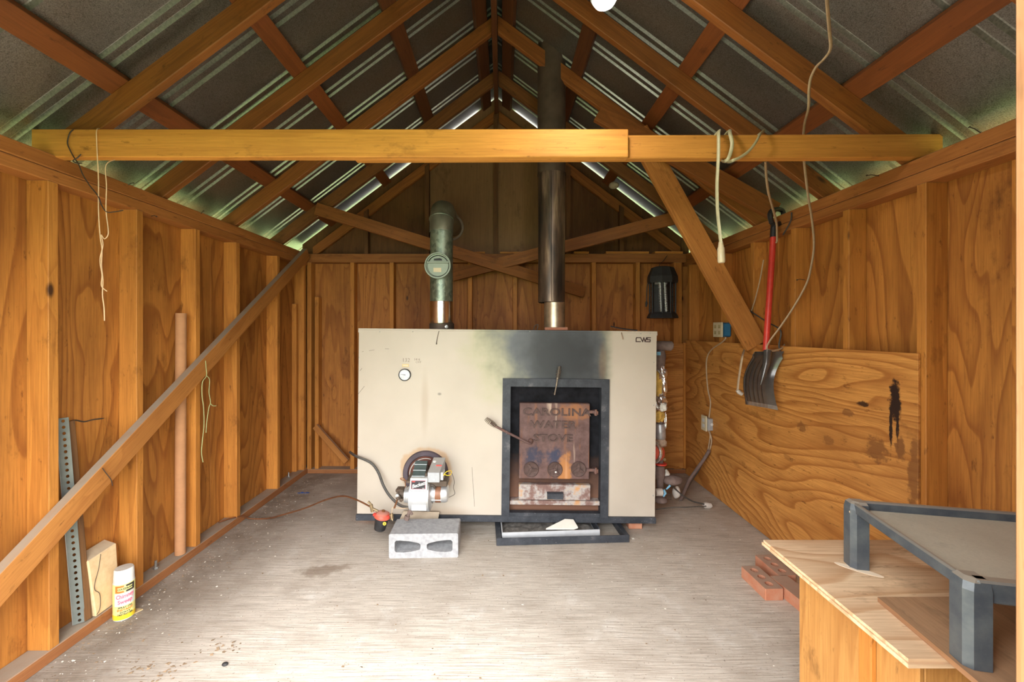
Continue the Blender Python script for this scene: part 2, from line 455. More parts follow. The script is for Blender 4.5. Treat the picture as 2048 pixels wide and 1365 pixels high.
def stove_paint():
    t = NT('beige_enamel_with_soot'); o = t.obj()
    x, y, z = t.sep(o)
    n1 = t.math('MULTIPLY', t.math('SUBTRACT', t.noise(o, 3.2, 4, 0.6), 0.5), 0.9)
    n2 = t.noise(t.map(o, (1,1,0.25)), 9, 4, 0.6)
    base = t.mix(t.ramp(t.noise(o, 2.2, 4), [(0.35, 0), (0.7, 1)]), (0.53,0.465,0.39), (0.465,0.405,0.335))
    # grime lighter below
    # drifted smoke
    wide = t.ell(x, z, 0.27, 1.22, 0.66, 0.55, n1, 0.45, 0.98)
    core = t.ell(x, z, 0.34, 1.14, 0.42, 0.36, n1, 0.25, 0.98)
    cut = t.n('ShaderNodeMapRange', {0: t.math('ADD', x, t.math('MULTIPLY', n1, 0.06)), 1: 0.60, 2: 0.69, 3: 1.0, 4: 0.0}, interpolation_type='SMOOTHSTEP').outputs[0]
    yel = t.math('MULTIPLY', t.math('MULTIPLY', wide, cut), 0.8)
    c = t.mix(yel, base, (0.40,0.40,0.20))
    m2 = t.math('MULTIPLY', t.ell(x, z, 0.30, 1.22, 0.56, 0.48, n1, 0.45, 0.95), cut)
    c = t.mix(m2, c, (0.13,0.14,0.155))
    c = t.mix(t.math('MULTIPLY', core, cut), c, (0.030,0.032,0.036))
    c = t.mix(t.math('MULTIPLY', t.ell(x, z, 0.61, 1.12, 0.035, 0.16, n1, 0.3, 1.0), 0.28), c, (0.30,0.17,0.07))
    # faint brown run above the burner and rust around its ring
    c = t.mix(t.math('MULTIPLY', t.ell(x, z, -0.545, 0.83, 0.035, 0.28, None, 0.2, 1.0), 0.32), c, (0.32,0.22,0.14))
    c = t.mix(t.math('MULTIPLY', t.ell(x, z, -0.525, 0.385, 0.175, 0.175, n1, 0.86, 1.0), 0.6), c, (0.45,0.25,0.10))
    c = t.mix(t.math('MULTIPLY', t.ell(x, z, -0.50, 0.12, 0.30, 0.06, n1, 0.3, 1.0), 0.5), c, (0.36,0.25,0.16))
    c = t.mix(t.math('MULTIPLY', t.ell(x, z, -0.45, 0.895, 0.018, 0.012, None, 0.3, 1.0), 0.6), c, (0.10,0.09,0.08))
    # top edge tarnish, small flecks
    c = t.mix(t.math('MULTIPLY', t.ramp(z, [(0.0, 0), (1.0, 0)]), 0), c, (0.5,0.4,0.3))
    fl = t.noise(o, 34, 3, 0.8)
    c = t.mix(t.ramp(fl, [(0.73, 0.0), (0.77, 0.8)]), c, (0.22,0.13,0.08))
    return t.done(c, 0.45, normal=t.bump(n2, 0.05, 0.002), spec=0.4)
M['enamel'] = stove_paint()

def rust(name, blue=True):
    t = NT(name); o = t.obj(); x, y, z = t.sep(o)
    st = t.noise(t.map(o, (1,1,0.16)), 22, 4, 0.65)
    sp = t.noise(o, 14, 5, 0.7)
    c = t.mix(t.ramp(sp, [(0.35,0),(0.65,1)]), (0.095,0.052,0.047), (0.17,0.10,0.09))
    c = t.mix(t.ramp(st, [(0.56,0.0),(0.72,0.7)]), c, (0.27,0.11,0.045))
    c = t.mix(t.ramp(t.noise(t.map(o, (1,1,0.10), (3,0,1)), 17, 3), [(0.60,0.0),(0.70,0.7)]), c, (0.55,0.42,0.33))
    if blue:
        w = t.math('MULTIPLY', t.math('SUBTRACT', sp, 0.5), 2.2)
        c = t.mix(t.math('MULTIPLY', t.ell(x, z, -0.14, -0.10, 0.07, 0.075, w, 0.3, 1.0), 0.9), c, (0.035,0.04,0.07))
        c = t.mix(t.math('MULTIPLY', t.ell(x, z, 0.0, -0.10, 0.085, 0.075, w, 0.3, 1.0), 0.9), c, (0.035,0.045,0.085))
        c = t.mix(t.math('MULTIPLY', t.ell(x, z, 0.12, 0.19, 0.16, 0.07, w, 0.3, 1.0), 0.5), c, (0.50,0.20,0.06))
        c = t.mix(t.math('MULTIPLY', t.ell(x, z, 0.07, -0.20, 0.06, 0.16, w, 0.3, 1.0), 0.7), c, (0.55,0.23,0.06))
    return t.done(c, 0.7, 0.15, normal=t.bump(sp, 0.35, 0.002), spec=0.4)
M['rustdoor'] = rust('rusted_cast_iron')
M['rust'] = rust('rust_brown', False)
M['castletter'] = plain('dark_rust_relief', (0.085,0.050,0.043), 0.75, 0.1, 0.3, 60)
M['rustpipe'] = rust('rusted_flue', False)

def black_iron():
    t = NT('blue_black_iron'); o = t.obj()
    sp = t.noise(o, 9, 5, 0.7); fn = t.noise(o, 120, 2, 0.7)
    c = t.mix(t.ramp(sp, [(0.35,0),(0.7,1)]), (0.024,0.028,0.036), (0.062,0.067,0.08))
    c = t.mix(t.ramp(sp, [(0.60,0.0),(0.72,0.5)]), c, (0.20,0.19,0.19))
    c = t.mix(t.ramp(fn, [(0.70,0.0),(0.75,0.7)]), c, (0.5,0.48,0.45))
    return t.done(c, 0.55, 0.1, normal=t.bump(sp, 0.15, 0.002), spec=0.4)
M['iron'] = black_iron()

def ash_door():
    t = NT('ashy_iron'); o = t.obj()
    sp = t.noise(o, 11, 5, 0.65)
    c = t.ramp(sp, [(0.30,(0.13,0.07,0.06)), (0.45,(0.22,0.13,0.11)), (0.55,(0.40,0.37,0.35)), (0.68,(0.50,0.27,0.12))])
    return t.done(c, 0.75, 0.0, normal=t.bump(sp, 0.2, 0.002))
M['ashdoor'] = ash_door()
def recess_iron():
    t = NT('sooty_recess'); o = t.obj(); x, y, z = t.sep(o)
    sp = t.noise(o, 10, 5, 0.7)
    low = t.n('ShaderNodeMapRange', {0: t.math('ADD', z, t.math('MULTIPLY', sp, 0.25)), 1: 0.62, 2: 0.30, 3: 0.0, 4: 1.0}).outputs[0]
    c = t.mix(t.ramp(sp, [(0.35,0),(0.7,1)]), (0.005,0.005,0.006), (0.018,0.018,0.023))
    c = t.mix(t.math('MULTIPLY', low, 0.85), c, (0.20,0.10,0.065))
    return t.done(c, 0.85, 0.0, spec=0.15)
M['recess'] = recess_iron()

def galv(name, c1, c2, rough=0.42, sc=60):
    t = NT(name); o = t.obj()
    v = t.sep(t.voro(t.map(o, (1,1,0.7)), sc).outputs['Color'])[0]
    c = t.mix(v, c1, c2)
    c = t.mix(t.ramp(t.noise(o, 6, 4), [(0.45,0),(0.7,0.6)]), c, mul(c1, 0.6))
    return t.done(c, t.math('ADD', t.math('MULTIPLY', v, 0.15), rough-0.05), 0.8)
M['galv'] = galv('spangled_duct', (0.17,0.215,0.175), (0.36,0.42,0.34))
M['galvtop'] = galv('dull_duct', (0.27,0.26,0.20), (0.34,0.33,0.26), 0.5, 25)
M['chrome'] = plain('bright_steel', (0.75,0.72,0.66), 0.22, 1.0, 0.08)
def flue_mat():
    t = NT('sooty_flue'); o = t.obj()
    st = t.noise(t.map(o, (1,1,0.12)), 16, 4, 0.6)
    c = t.ramp(st, [(0.35,(0.06,0.05,0.045)), (0.52,(0.17,0.12,0.09)), (0.62,(0.36,0.26,0.18)), (0.70,(0.50,0.42,0.33))])
    return t.done(c, 0.42, 0.75)
M['flue'] = flue_mat()
M['darkflue'] = plain('dark_flue', (0.10,0.07,0.05), 0.6, 0.4, 0.3, 9)
M['steel'] = plain('worn_steel', (0.42,0.42,0.40), 0.4, 0.85, 0.2, 30)
M['gripsteel'] = plain('coil_grip', (0.30,0.26,0.21), 0.4, 0.8, 0.2, 60)
M['whitealu'] = plain('white_aluminium', (0.46,0.47,0.49), 0.4, 0.25, 0.06, 25)
M['alu'] = plain('cast_aluminium', (0.60,0.61,0.62), 0.38, 0.75, 0.1, 25)
M['grey'] = plain('grey_enclosure', (0.36,0.37,0.39), 0.5, 0.1, 0.06, 25, dust=0.5)
M['smoke'] = plain('dark_transformer', (0.075,0.095,0.09), 0.15, 0.0, 0.2, 12, spec=0.8)
M['blackplastic'] = plain('black_plastic', (0.020,0.020,0.022), 0.4, 0, 0.3, 40)
M['darkrubber'] = plain('dark_hose', (0.055,0.050,0.045), 0.55, 0, 0.3, 60, dust=0.3)
M['brownband'] = plain('brown_motor_band', (0.22,0.095,0.05), 0.5, 0.2, 0.15, 30)
M['purplering'] = plain('purplish_iron_ring', (0.085,0.065,0.080), 0.6, 0.2, 0.25, 12)
M['holebrown'] = plain('red_brown_refractory', (0.13,0.045,0.03), 0.8, 0, 0.4, 14, bump=0.3)
M['fgrey'] = plain('gasket_grey', (0.62,0.60,0.56), 0.7)
M['white'] = plain('white_paint', (0.62,0.62,0.61), 0.45, 0, 0.05)
M['ink'] = plain('black_ink', (0.025,0.022,0.028), 0.6)
M['logo'] = plain('dark_brown_print', (0.06,0.03,0.03), 0.5)
M['pencil'] = plain('brown_pencil', (0.12,0.085,0.055), 0.8)
M['redink'] = plain('red_print', (0.75,0.05,0.04), 0.5)
M['pinkink'] = plain('pink_print', (0.80,0.16,0.22), 0.5)
M['orangeink'] = plain('orange_print', (0.85,0.16,0.03), 0.5)
M['brass'] = plain('dull_brass', (0.24,0.17,0.09), 0.55, 0.4, 0.2, 40)
M['label'] = plain('gold_label', (0.60,0.45,0.22), 0.5)
M['copper'] = plain('tarnished_copper', (0.30,0.14,0.07), 0.42, 0.75, 0.3, 12)
M['red'] = plain('red_paint', (0.58,0.045,0.03), 0.38, 0, 0.15, 20)
M['dustyred'] = plain('dusty_red_paint', (0.62,0.10,0.06), 0.5, 0, 0.1, 14, dust=0.5)
M['yellow'] = plain('yellow_paint', (0.80,0.55,0.03), 0.45, 0, 0.1)
M['paleyellow'] = plain('pale_yellow_tin', (0.78,0.70,0.25), 0.38, 0.0, 0.05)
M['black'] = plain('matt_black', (0.022,0.020,0.020), 0.6, 0, 0.3, 15)
M['shovel'] = plain('smoky_shovel_blade', (0.075,0.065,0.060), 0.22, 0.1, 0.3, 6, dust=0.4, spec=0.7)
M['shoveledge'] = plain('worn_blade_edge', (0.26,0.23,0.20), 0.5, 0.2, 0.2, 20)
M['beigecord'] = plain('beige_cord', (0.42,0.30,0.19), 0.5, 0, 0.1, 40)
M['clearcord'] = plain('grey_green_cord', (0.42,0.38,0.24), 0.35, 0, 0.1, 40)
M['brightplug'] = plain('clear_plug', (0.55,0.45,0.30), 0.3, 0, 0.1, 40)
M['string'] = plain('pale_twine', (0.72,0.50,0.30), 0.8)
M['greenstring'] = plain('green_twine', (0.42,0.45,0.20), 0.8)
M['wire'] = plain('dark_wire', (0.05,0.035,0.025), 0.6)
M['ivory'] = plain('ivory_plate', (0.62,0.52,0.34), 0.4, 0, 0.05)
M['ivorydark'] = plain('ivory_slots', (0.42,0.33,0.17), 0.5)
M['bluebox'] = plain('blue_plastic_box', (0.035,0.16,0.30), 0.45, 0, 0.1)
M['boxgrey'] = plain('grey_steel_box', (0.40,0.41,0.43), 0.5, 0.4, 0.1)
M['foil'] = plain('crumpled_foil', (0.72,0.72,0.74), 0.25, 0.95, 0.15, 40, bump=0.9)
M['tape'] = plain('duct_tape', (0.42,0.42,0.44), 0.4, 0.6, 0.2, 30, bump=0.4)
M['wool'] = plain('yellow_insulation', (0.58,0.36,0.08), 0.95, 0, 0.3, 25, bump=0.8)
M['foam'] = plain('grey_brown_foam', (0.16,0.11,0.095), 0.85, 0, 0.2, 30, bump=0.4)
M['tanfoam'] = plain('tan_foam', (0.34,0.24,0.17), 0.85, 0, 0.2, 30, bump=0.4)
M['pvc'] = plain('dusty_pvc', (0.52,0.47,0.42), 0.5, 0, 0.1)
M['bluetape'] = plain('blue_tag', (0.18,0.42,0.60), 0.5)
M['block'] = plain('cinder_block', (0.40,0.40,0.41), 0.9, 0, 0.06, 45, col2=(0.30,0.30,0.31), bump=0.8)
M['brick'] = plain('orange_brick', (0.46,0.17,0.09), 0.9, 0, 0.1, 20, col2=(0.52,0.27,0.17), bump=0.5, dust=0.6)
M['firebrick'] = plain('buff_firebrick', (0.70,0.50,0.28), 0.9, 0, 0.06, 30, col2=(0.62,0.42,0.22), bump=0.6, dust=0.6)
M['cardtube'] = plain('brown_cardboard', (0.46,0.22,0.10), 0.8, 0, 0.08, 20)
M['cartblue'] = plain('worn_blue_grey_paint', (0.042,0.050,0.062), 0.42, 0.1, 0.3, 22, col2=(0.10,0.112,0.12), dust=0.85)
M['traysheet'] = wood('dusty_grey_sheet', (0.50,0.47,0.38), (0.36,0.33,0.26), ring=4, amt=0.35, stretch=0.2, nscale=3, knots=0, dust=0.5, dustcol=(0.60,0.54,0.43), var=0.02)
M['ashpan'] = plain('pale_grey_pan', (0.52,0.53,0.55), 0.6, 0.1, 0.08, 18)
M['ash'] = plain('grey_ash', (0.20,0.18,0.16), 0.95, 0, 0.4, 40, bump=0.8)
M['shard'] = plain('whitish_shard', (0.68,0.65,0.58), 0.7, 0, 0.08, 12)
M['wasp'] = plain('papery_nest', (0.38,0.30,0.21), 0.9, 0, 0.2, 40, bump=0.5)
M['bulb'] = plain('opal_bulb', (0.30,0.31,0.31), 0.15, 0, 0.02)
M['debris'] = plain('litter_brown', (0.26,0.18,0.11), 0.9, 0, 0.5, 9)
M['whitechip'] = plain('litter_pale', (0.72,0.68,0.60), 0.9, 0, 0.1)
M['cardboard'] = plain('card_scrap', (0.52,0.38,0.20), 0.85, 0, 0.1)
M['redwire'] = plain('dark_red_lines', (0.30,0.06,0.03), 0.6)
M['gaugeface'] = plain('gauge_face', (0.62,0.64,0.68), 0.35)
M['blue'] = plain('blue_scrap', (0.03,0.10,0.36), 0.6)
M['window'] = plain('regulator_plate', (0.24,0.28,0.225), 0.45, 0.4, 0.05)
M['tanboard'] = plain('dusty_tan_board', (0.48,0.39,0.29), 0.85, 0, 0.12, 12)
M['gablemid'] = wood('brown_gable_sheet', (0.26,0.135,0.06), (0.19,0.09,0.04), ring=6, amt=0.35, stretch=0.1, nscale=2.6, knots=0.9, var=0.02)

# ---------------------------------------------------------------- the setting
XL, XR = -1.785, 1.690            # inner faces of the framing, left and right
SL, SR = -1.875, 1.780            # inner faces of the sheathing
YB, YBS = 3.80, 3.89              # back framing face, back sheathing face
YF0, YF1 = 0.25, 0.34             # front wall framing
RX = -0.05                        # ridge
def roof_under(x): return 3.335 - 0.75 * abs(x - RX)      # underside of the rafters
TOPZ = 2.015

gb = MB().box((-14, -14, -0.16), (14, 18, -0.06))
tag(mk('ground', gb, M['lawn'], None, (0,0,-0.06)), 'green lawn around the shed, seen only through the eaves', 'lawn', kind='structure')
fb = MB().box((-1.95, 0.0, -0.10), (1.86, 3.98, 0.0))
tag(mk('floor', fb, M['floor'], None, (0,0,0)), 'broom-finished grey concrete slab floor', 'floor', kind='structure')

# left wall
wl = empty('wall_left', (SL, 2.0, 0), label='left wall of orange plywood and pine studs', cat='wall', kind='structure')
for y0, y1 in ((0.25,1.4498),(1.4502,2.6698),(2.6702,3.90)):
    blk('sheathing_panel', (SL-0.012, y0, 0.0), (SL, y1, 2.01), M['ply'], wl, c=0.001)
blk('bottom_plate', (SL+0.0005, 0.34, 0.0), (XL, 3.89, 0.05), M['sill'], wl, 'Y', c=0.003)
blk('top_plate', (SL+0.0005, 0.25, 1.958), (XL+0.001, 3.89, TOPZ), M['plate'], wl, 'Y', c=0.003)
blk('top_plate', (SL+0.0005, 0.25, 1.908), (XL-0.004, 3.89, 1.957), M['plate'], wl, 'Y', c=0.003)
for y in (0.42, 0.83, 1.235, 1.637, 2.03, 2.42, 2.795, 3.30):
    j = random.uniform(-0.003, 0.003)
    R = Matrix.Identity(3)
    mb = MB().hexa([(SL+0.0005,y,0.05),(XL-0.001,y,0.05),(XL-0.001,y+0.038,0.05),(SL+0.0005,y+0.038,0.05),
                    (SL+0.0005,y+j,1.908),(XL-0.003,y+j,1.908),(XL-0.003,y+0.038+j,1.908),(SL+0.0005,y+0.038+j,1.908)], 0, 0.002)
    mk('stud', mb, M['stud'], wl, (SL+0.045, y+0.019, 0.98))
blk('stud', (SL+0.0005, 3.745, 0.05), (XL-0.002, 3.783, 1.908), M['stud'], wl)
# narrow cleat beside the fourth stud's neighbour and a seam batten
blk('cleat', (SL+0.0005, 3.70, 0.05), (SL+0.04, 3.738, 1.55), M['stud'], wl)
# anchor bolts through the bottom plate
for (x, y) in ((-1.835, 2.20), (-1.83, 3.56)):
    mb = MB().cyl((x,y,0.05),(x,y,0.094),0.006,n=8).cyl((x,y,0.051),(x,y,0.062),0.013,n=6)
    mk('anchor_bolt', mb, M['steel'], wl, (x,y,0.05))
# bent nails along the top plate
def nail(parent, p, d, L=0.075, r=0.0018, head=0.004):
    p = Vector(p); d = Vector(d).normalized()
    mb = MB().tube([p - d*0.01, p + d*L*0.6, p + d*L + Vector((0,0,-0.006))], r, 6)
    mb.cyl(p + d*L + Vector((0,0,-0.006)), p + d*(L+0.002) + Vector((0,0,-0.006)), head, n=8)
    return mk('nail', mb, M['wire'], parent, p)
nail(wl, (XL, 1.98, 2.008), (0.7,0.1,0.5), 0.03)
nail(wl, (XL, 2.46, 2.005), (0.6,-0.2,0.6), 0.03)
nail(wl, (XL, 2.12, 1.90), (0.8,-0.3,0.0), 0.03)

cr = MB().tube(smooth_path([WL(133,846,-1.8745), WL(150,841,-1.8745), WL(168,844,-1.8745), WL(186,840,-1.8745), WL(209,837,-1.8745)]), [0.0015]+[0.0035]*22+[0.0025,0.001], 5)
mk('split', cr, M['wire'], wl, WL(170,842,-1.8745))
# right wall
wr = empty('wall_right', (SR, 2.0, 0), label='right wall of orange plywood and pine studs with a lining sheet below', cat='wall', kind='structure')
for y0, y1 in ((0.25,1.4498),(1.4502,2.6698),(2.6702,3.90)):
    blk('sheathing_panel', (SR, y0, 0.0), (SR+0.012, y1, 2.01), M['ply'], wr, c=0.001)
blk('bottom_plate', (XR, 0.34, 0.0), (SR-0.0005, 3.89, 0.04), M['sill'], wr, 'Y', c=0.003)
blk('top_plate', (XR-0.001, 0.25, 1.958), (SR-0.0005, 3.89, TOPZ), M['plate'], wr, 'Y', c=0.003)
blk('top_plate', (XR+0.004, 0.25, 1.908), (SR-0.0005, 3.89, 1.957), M['plate'], wr, 'Y', c=0.003)
for y in (0.42, 0.83, 1.25, 1.656, 2.024, 2.395, 2.79, 3.20, 3.745):
    blk('stud', (XR+0.002, y, 0.04), (SR-0.0005, y+0.038, 1.908), M['stud'], wr)
blk('lining_panel', (XR-0.011, 1.675, 0.004), (XR, 3.795, 1.222), M['plyright'], wr, 'Y', c=0.001, origin=(XR-0.005, 2.737, 0.616))
nail(wr, (XR+0.01, 1.47, 2.013), (-0.75,0.1,0.62), 0.05)
nail(wr, (XR+0.0, 1.86, 2.008), (-1,-0.1,0.1), 0.06)
nail(wr, (XR+0.0, 2.33, 1.60), (-1,-0.1,0.1), 0.035)

# back wall
wb = empty('wall_back', (RX, YBS, 0), label='back wall of knotty plywood with studs and a dark gable', cat='wall', kind='structure')
for x0, x1 in ((SL,-0.6505),(-0.6495,0.5695),(0.5705,SR)):
    blk('sheathing_panel', (x0, YBS, 0.0), (x1, YBS+0.012, 2.015), M['plyback'], wb, c=0.001)
blk('bottom_plate', (XL+0.002, YB, 0.0), (XR-0.002, YBS-0.0005, 0.04), M['sill'], wb, 'X', c=0.003)
blk('top_plate', (XL+0.002, YB, 1.935), (XR-0.002, YBS-0.0005, TOPZ), M['plate'], wb, 'X', c=0.003)
for px in (618, 704, 783, 868, 940, 1030, 1110, 1188, 1276, 1356):
    x = (px-1004)*YB/F
    w = 0.038 if px != 1356 else 0.075
    blk('stud', (x-w/2, YB+0.002, 0.04), (x+w/2, YBS-0.0005, 1.935), M['stud'], wb)
blk('stud', (-1.72, 3.81, 0.04), (-1.685, 3.885, 1.62), M['stud'], wb)
# low lining sheet right of the stove
blk('lining_panel', (1.13, YB-0.010, 0.05), (1.655, YB+0.001, 1.19), M['plyright'], wb, 'X', c=0.001)
blk('corner_batten', (1.655, YB-0.018, 0.05), (1.677, YB+0.001, 1.20), M['stud'], wb)
# short blocks lying on the back plate
for (a, b, h) in ((1148,1178,0.022),(1212,1298,0.022),(1310,1366,0.022),(945,970,0.02),(1000,1062,0.02)):
    blk('block', ((a-1004)*YB/F, YB-0.002, TOPZ+0.001), ((b-1004)*YB/F, YBS-0.002, TOPZ+h), M['stud'], wb, 'X')
# gable: three sheets and vertical boards to the right, tops cut to the roof slope
def gable_piece(name, x0, x1, y0, y1, mat, z0=TOPZ+0.002, drop=0.0):
    top = lambda x: roof_under(x) + 0.149 - drop
    if top(x0) <= z0 and top(x1) <= z0: return
    pts = [x0] + ([RX] if x0 < RX < x1 else []) + [x1]
    poly = [(x0, y0, z0), (x1, y0, z0)] + [(x, y0, max(z0+0.001, top(x))) for x in reversed(pts)]
    mb = MB().prism(poly, (0, y1-y0, 0))
    return mk(name, mb, mat, wb, ((x0+x1)/2, (y0+y1)/2, (z0+top((x0+x1)/2))/2))
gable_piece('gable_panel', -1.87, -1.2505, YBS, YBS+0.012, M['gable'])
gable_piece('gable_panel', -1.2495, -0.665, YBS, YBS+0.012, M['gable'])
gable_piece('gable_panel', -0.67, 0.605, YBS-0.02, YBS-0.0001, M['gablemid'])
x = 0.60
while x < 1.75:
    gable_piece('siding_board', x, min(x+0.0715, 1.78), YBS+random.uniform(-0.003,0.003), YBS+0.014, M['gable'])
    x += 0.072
def gable_stud(x, w=0.038):
    mb = MB()
    t0 = roof_under(x-w/2)-0.02; t1 = roof_under(x+w/2)-0.02
    mb.hexa([(x-w/2,YB+0.01,TOPZ+.002),(x+w/2,YB+0.01,TOPZ+.002),(x+w/2,YBS-0.022,TOPZ+.002),(x-w/2,YBS-0.022,TOPZ+.002),
             (x-w/2,YB+0.01,t0),(x+w/2,YB+0.01,t1),(x+w/2,YBS-0.022,t1),(x-w/2,YBS-0.022,t0)])
    mk('gable_stud', mb, M['gable'], wb, (x, YB+0.04, 2.3))
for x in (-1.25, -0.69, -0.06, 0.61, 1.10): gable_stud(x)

# front wall with the wide doorway the camera stands in
DL, DR, DT = -1.45, 0.419, 1.93
wf = empty('wall_front', (RX, YF0, 0), label='front wall around the open doorway, only the right jamb in view', cat='wall', kind='structure')
blk('sheathing_panel', (DR+0.02, YF0-0.012, 0.0), (SR+0.012, YF0, 2.01), M['ply'], wf, c=0.001)
blk('sheathing_panel', (SL-0.012, YF0-0.012, 0.0), (DL-0.02, YF0, 2.01), M['ply'], wf, c=0.001)
blk('door_post', (DR, YF0-0.012, 0.0), (DR+0.038, YF1, 1.918), M['post'], wf)
blk('door_post', (DL-0.038, YF0-0.012, 0.0), (DL, YF1, 1.918), M['post'], wf)
blk('header', (SL, YF0-0.01, DT), (SR, YF1, TOPZ), M['plate'], wf, 'X')
for x in (0.85, 1.25, -1.68): blk('stud', (x, YF0, 0.0), (x+0.038, YF1, 1.92), M['stud'], wf)
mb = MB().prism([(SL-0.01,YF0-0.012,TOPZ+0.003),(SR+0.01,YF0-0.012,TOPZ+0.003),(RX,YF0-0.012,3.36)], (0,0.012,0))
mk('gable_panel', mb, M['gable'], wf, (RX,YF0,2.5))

# ---------------------------------------------------------------- roof
rf = empty('roof', (RX, 2.1, 3.335), label='open gable roof of pine rafters and purlins under galvanised sheets', cat='roof', kind='structure')
EAVE = 0.30
def rafter(side, y, name='rafter', mat='rafter', t=0.038, x_out=None, x_in=0.0, dz=0.0, vert=0.111):
    """plumb-cut rafter; side -1 left, 1 right; distances are measured from the ridge"""
    xe = (1.735 + EAVE) if x_out is None else x_out
    a, b = RX + side*(x_in+0.02), RX + side*xe
    zb = lambda x: roof_under(x) + dz
    cs = []
    for zz in (0, vert):
        for (xx, yy) in ((a,y),(b,y),(b,y+t),(a,y+t)):
            cs.append((xx, yy, zb(xx)+zz))
    mb = MB().hexa(cs, 0, 0.003)
    R = frame_for((side*1.0, 0, -0.75), (0,0,1))
    return mk(name, mb, M[mat], rf, ((a+b)/2, y+t/2, (zb(a)+zb(b))/2+vert/2), R)
for y in (0.26, 0.62, 1.12): 
    rafter(-1, y); rafter(1, y)
rafter(-1, 1.697); rafter(1, 1.735)
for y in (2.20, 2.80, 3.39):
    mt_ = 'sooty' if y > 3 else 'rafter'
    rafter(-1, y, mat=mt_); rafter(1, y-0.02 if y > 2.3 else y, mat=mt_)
# short doubling rafter on the right, blotched with dark stains
bar('doubling_rafter', W(1196,226,2.60), W(1550,424,2.60), 0.11, 0.038, (0,0,1), M['rafter'], rf)
# gable rafters against the back wall
rafter(-1, 3.835, dz=-0.075, vert=0.10, x_out=1.70); rafter(1, 3.835, dz=-0.075, vert=0.10, x_out=1.70)
blk('ridge_board', (RX-0.018, 0.26, 3.30), (RX+0.018, 3.80, 3.44), M['sootypurlin'], rf, 'Y')
def purlin(side, d, w=0.09, t=0.038):
    sl = Vector((side*0.8, 0, -0.6)); nn = Vector((side*0.6, 0, 0.8))
    base = Vector((RX + side*d, 0, roof_under(RX+side*d) + 0.111)) + nn*t/2
    p0 = base + Vector((0,0.20,0)); p1 = base + Vector((0,4.02,0))
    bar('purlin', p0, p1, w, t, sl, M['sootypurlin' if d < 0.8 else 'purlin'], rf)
for d in (0.085, 0.545, 1.02, 1.515, 1.98):
    purlin(-1, d); purlin(1, d)
# sheets with crimped ribs, each 0.59 m wide
YR = [0.15 + 0.295*k for k in range(0, 14)]
def sheet(side, y0, y1, ribs):
    nn = Vector((side*0.6, 0, 0.8)); zoff = 0.111 + 0.038/0.8 + 0.003
    top = Vector((RX + side*0.01, 0, roof_under(RX)+zoff-0.0075)); bot = Vector((RX+side*2.12, 0, roof_under(RX+side*2.12)+zoff))
    prof = [(y0, 0.0)]
    for r in ribs:
        for dy, h in ((-0.036,0),(-0.029,0.015),(-0.020,0.015),(-0.013,0),(0.013,0),(0.020,0.015),(0.029,0.015),(0.036,0)):
            prof.append((r+dy, h))
    prof.append((y1, 0.0))
    vs = []; fs = []
    for (y, h) in prof:
        for p in (top, bot): vs.append(p + nn*h + Vector((0,y,0)))
    for (y, h) in prof:
        for p in (top, bot): vs.append(p + nn*(h+0.0012) + Vector((0,y,0)))
    n = len(prof)
    for i in range(n-1):
        fs.append((2*i, 2*i+1, 2*i+3, 2*i+2)); fs.append((2*n+2*i, 2*n+2*i+2, 2*n+2*i+3, 2*n+2*i+1))
        fs.append((2*i, 2*i+2, 2*n+2*i+2, 2*n+2*i)); fs.append((2*i+1, 2*n+2*i+1, 2*n+2*i+3, 2*i+3))
    fs.append((0, 2*n, 2*n+1, 1)); fs.append((2*n-2, 2*n-1, 4*n-1, 4*n-2))
    mb = MB().add(vs, fs)
    for i in range(n-1):
        if prof[i][1] != 0 or prof[i+1][1] != 0: mb.m[4*i] = 1
    mk('metal_sheet', mb, [M['roofmetal'], M['ribmetal']], rf, (top+bot)/2 + Vector((0,(y0+y1)/2,0)))
for k in range(0, 13, 2):
    y0 = YR[k] - 0.1475; y1 = y0 + 0.59
    sheet(-1, y0, y1, [YR[k], YR[k]+0.295]); sheet(1, y0, y1, [YR[k], YR[k]+0.295])
cap = MB().prism([(RX-0.16,0.1,roof_under(RX)+0.075),(RX,0.1,roof_under(RX)+0.193),(RX+0.16,0.1,roof_under(RX)+0.075),(RX+0.16,0.1,roof_under(RX)+0.079),(RX,0.1,roof_under(RX)+0.201),(RX-0.16,0.1,roof_under(RX)+0.079)], (0,3.92,0))
mk('ridge_cap', cap, M['roofmetal'], rf, (RX,2,3.5))

# tie beam: two lapped pieces
tb = W(62,258,1.657); te = W(1257,316,1.657)
lab(blk('tie_beam', (tb.x, 1.657, te.z+0.004), (te.x, 1.695, tb.z), M['tie'], rf, 'X', c=0.003), 'front piece of the tie beam, left end')
tb2 = W(708,268,1.696); te2 = W(1887,322,1.696)
R = frame_for((1,0,0.004), (0,0,1))
mb = MB(); L = te2.x-tb2.x
mb.box((-0.048,-0.019,-L/2),(0.048,0.019,L/2),0,0.003)
oc = Vector(((tb2.x+te2.x)/2, 1.715, 2.067))
mb.v = [R@v+oc for v in mb.v]
lab(mk('tie_beam', mb, M['tie'], rf, oc, R), 'rear lapped piece of the tie beam, right end')

# braces between the roof and the back wall, crossing behind the flues
bar('scissor_brace', W(632,418,3.372), W(1168,585,3.772), 0.10, 0.036, (0,0,1), M['rafter'], rf)
bar('scissor_brace', W(1352,436,3.352), W(905,552,3.735), 0.10, 0.036, (0,0,1), M['rafter'], rf)
# right diagonal brace from a rafter down to the wall
bar('diagonal_brace', W(1274,262,2.755), W(1511,692,2.755), 0.140, 0.037, (1,0,0.5), M['brace'], wr)
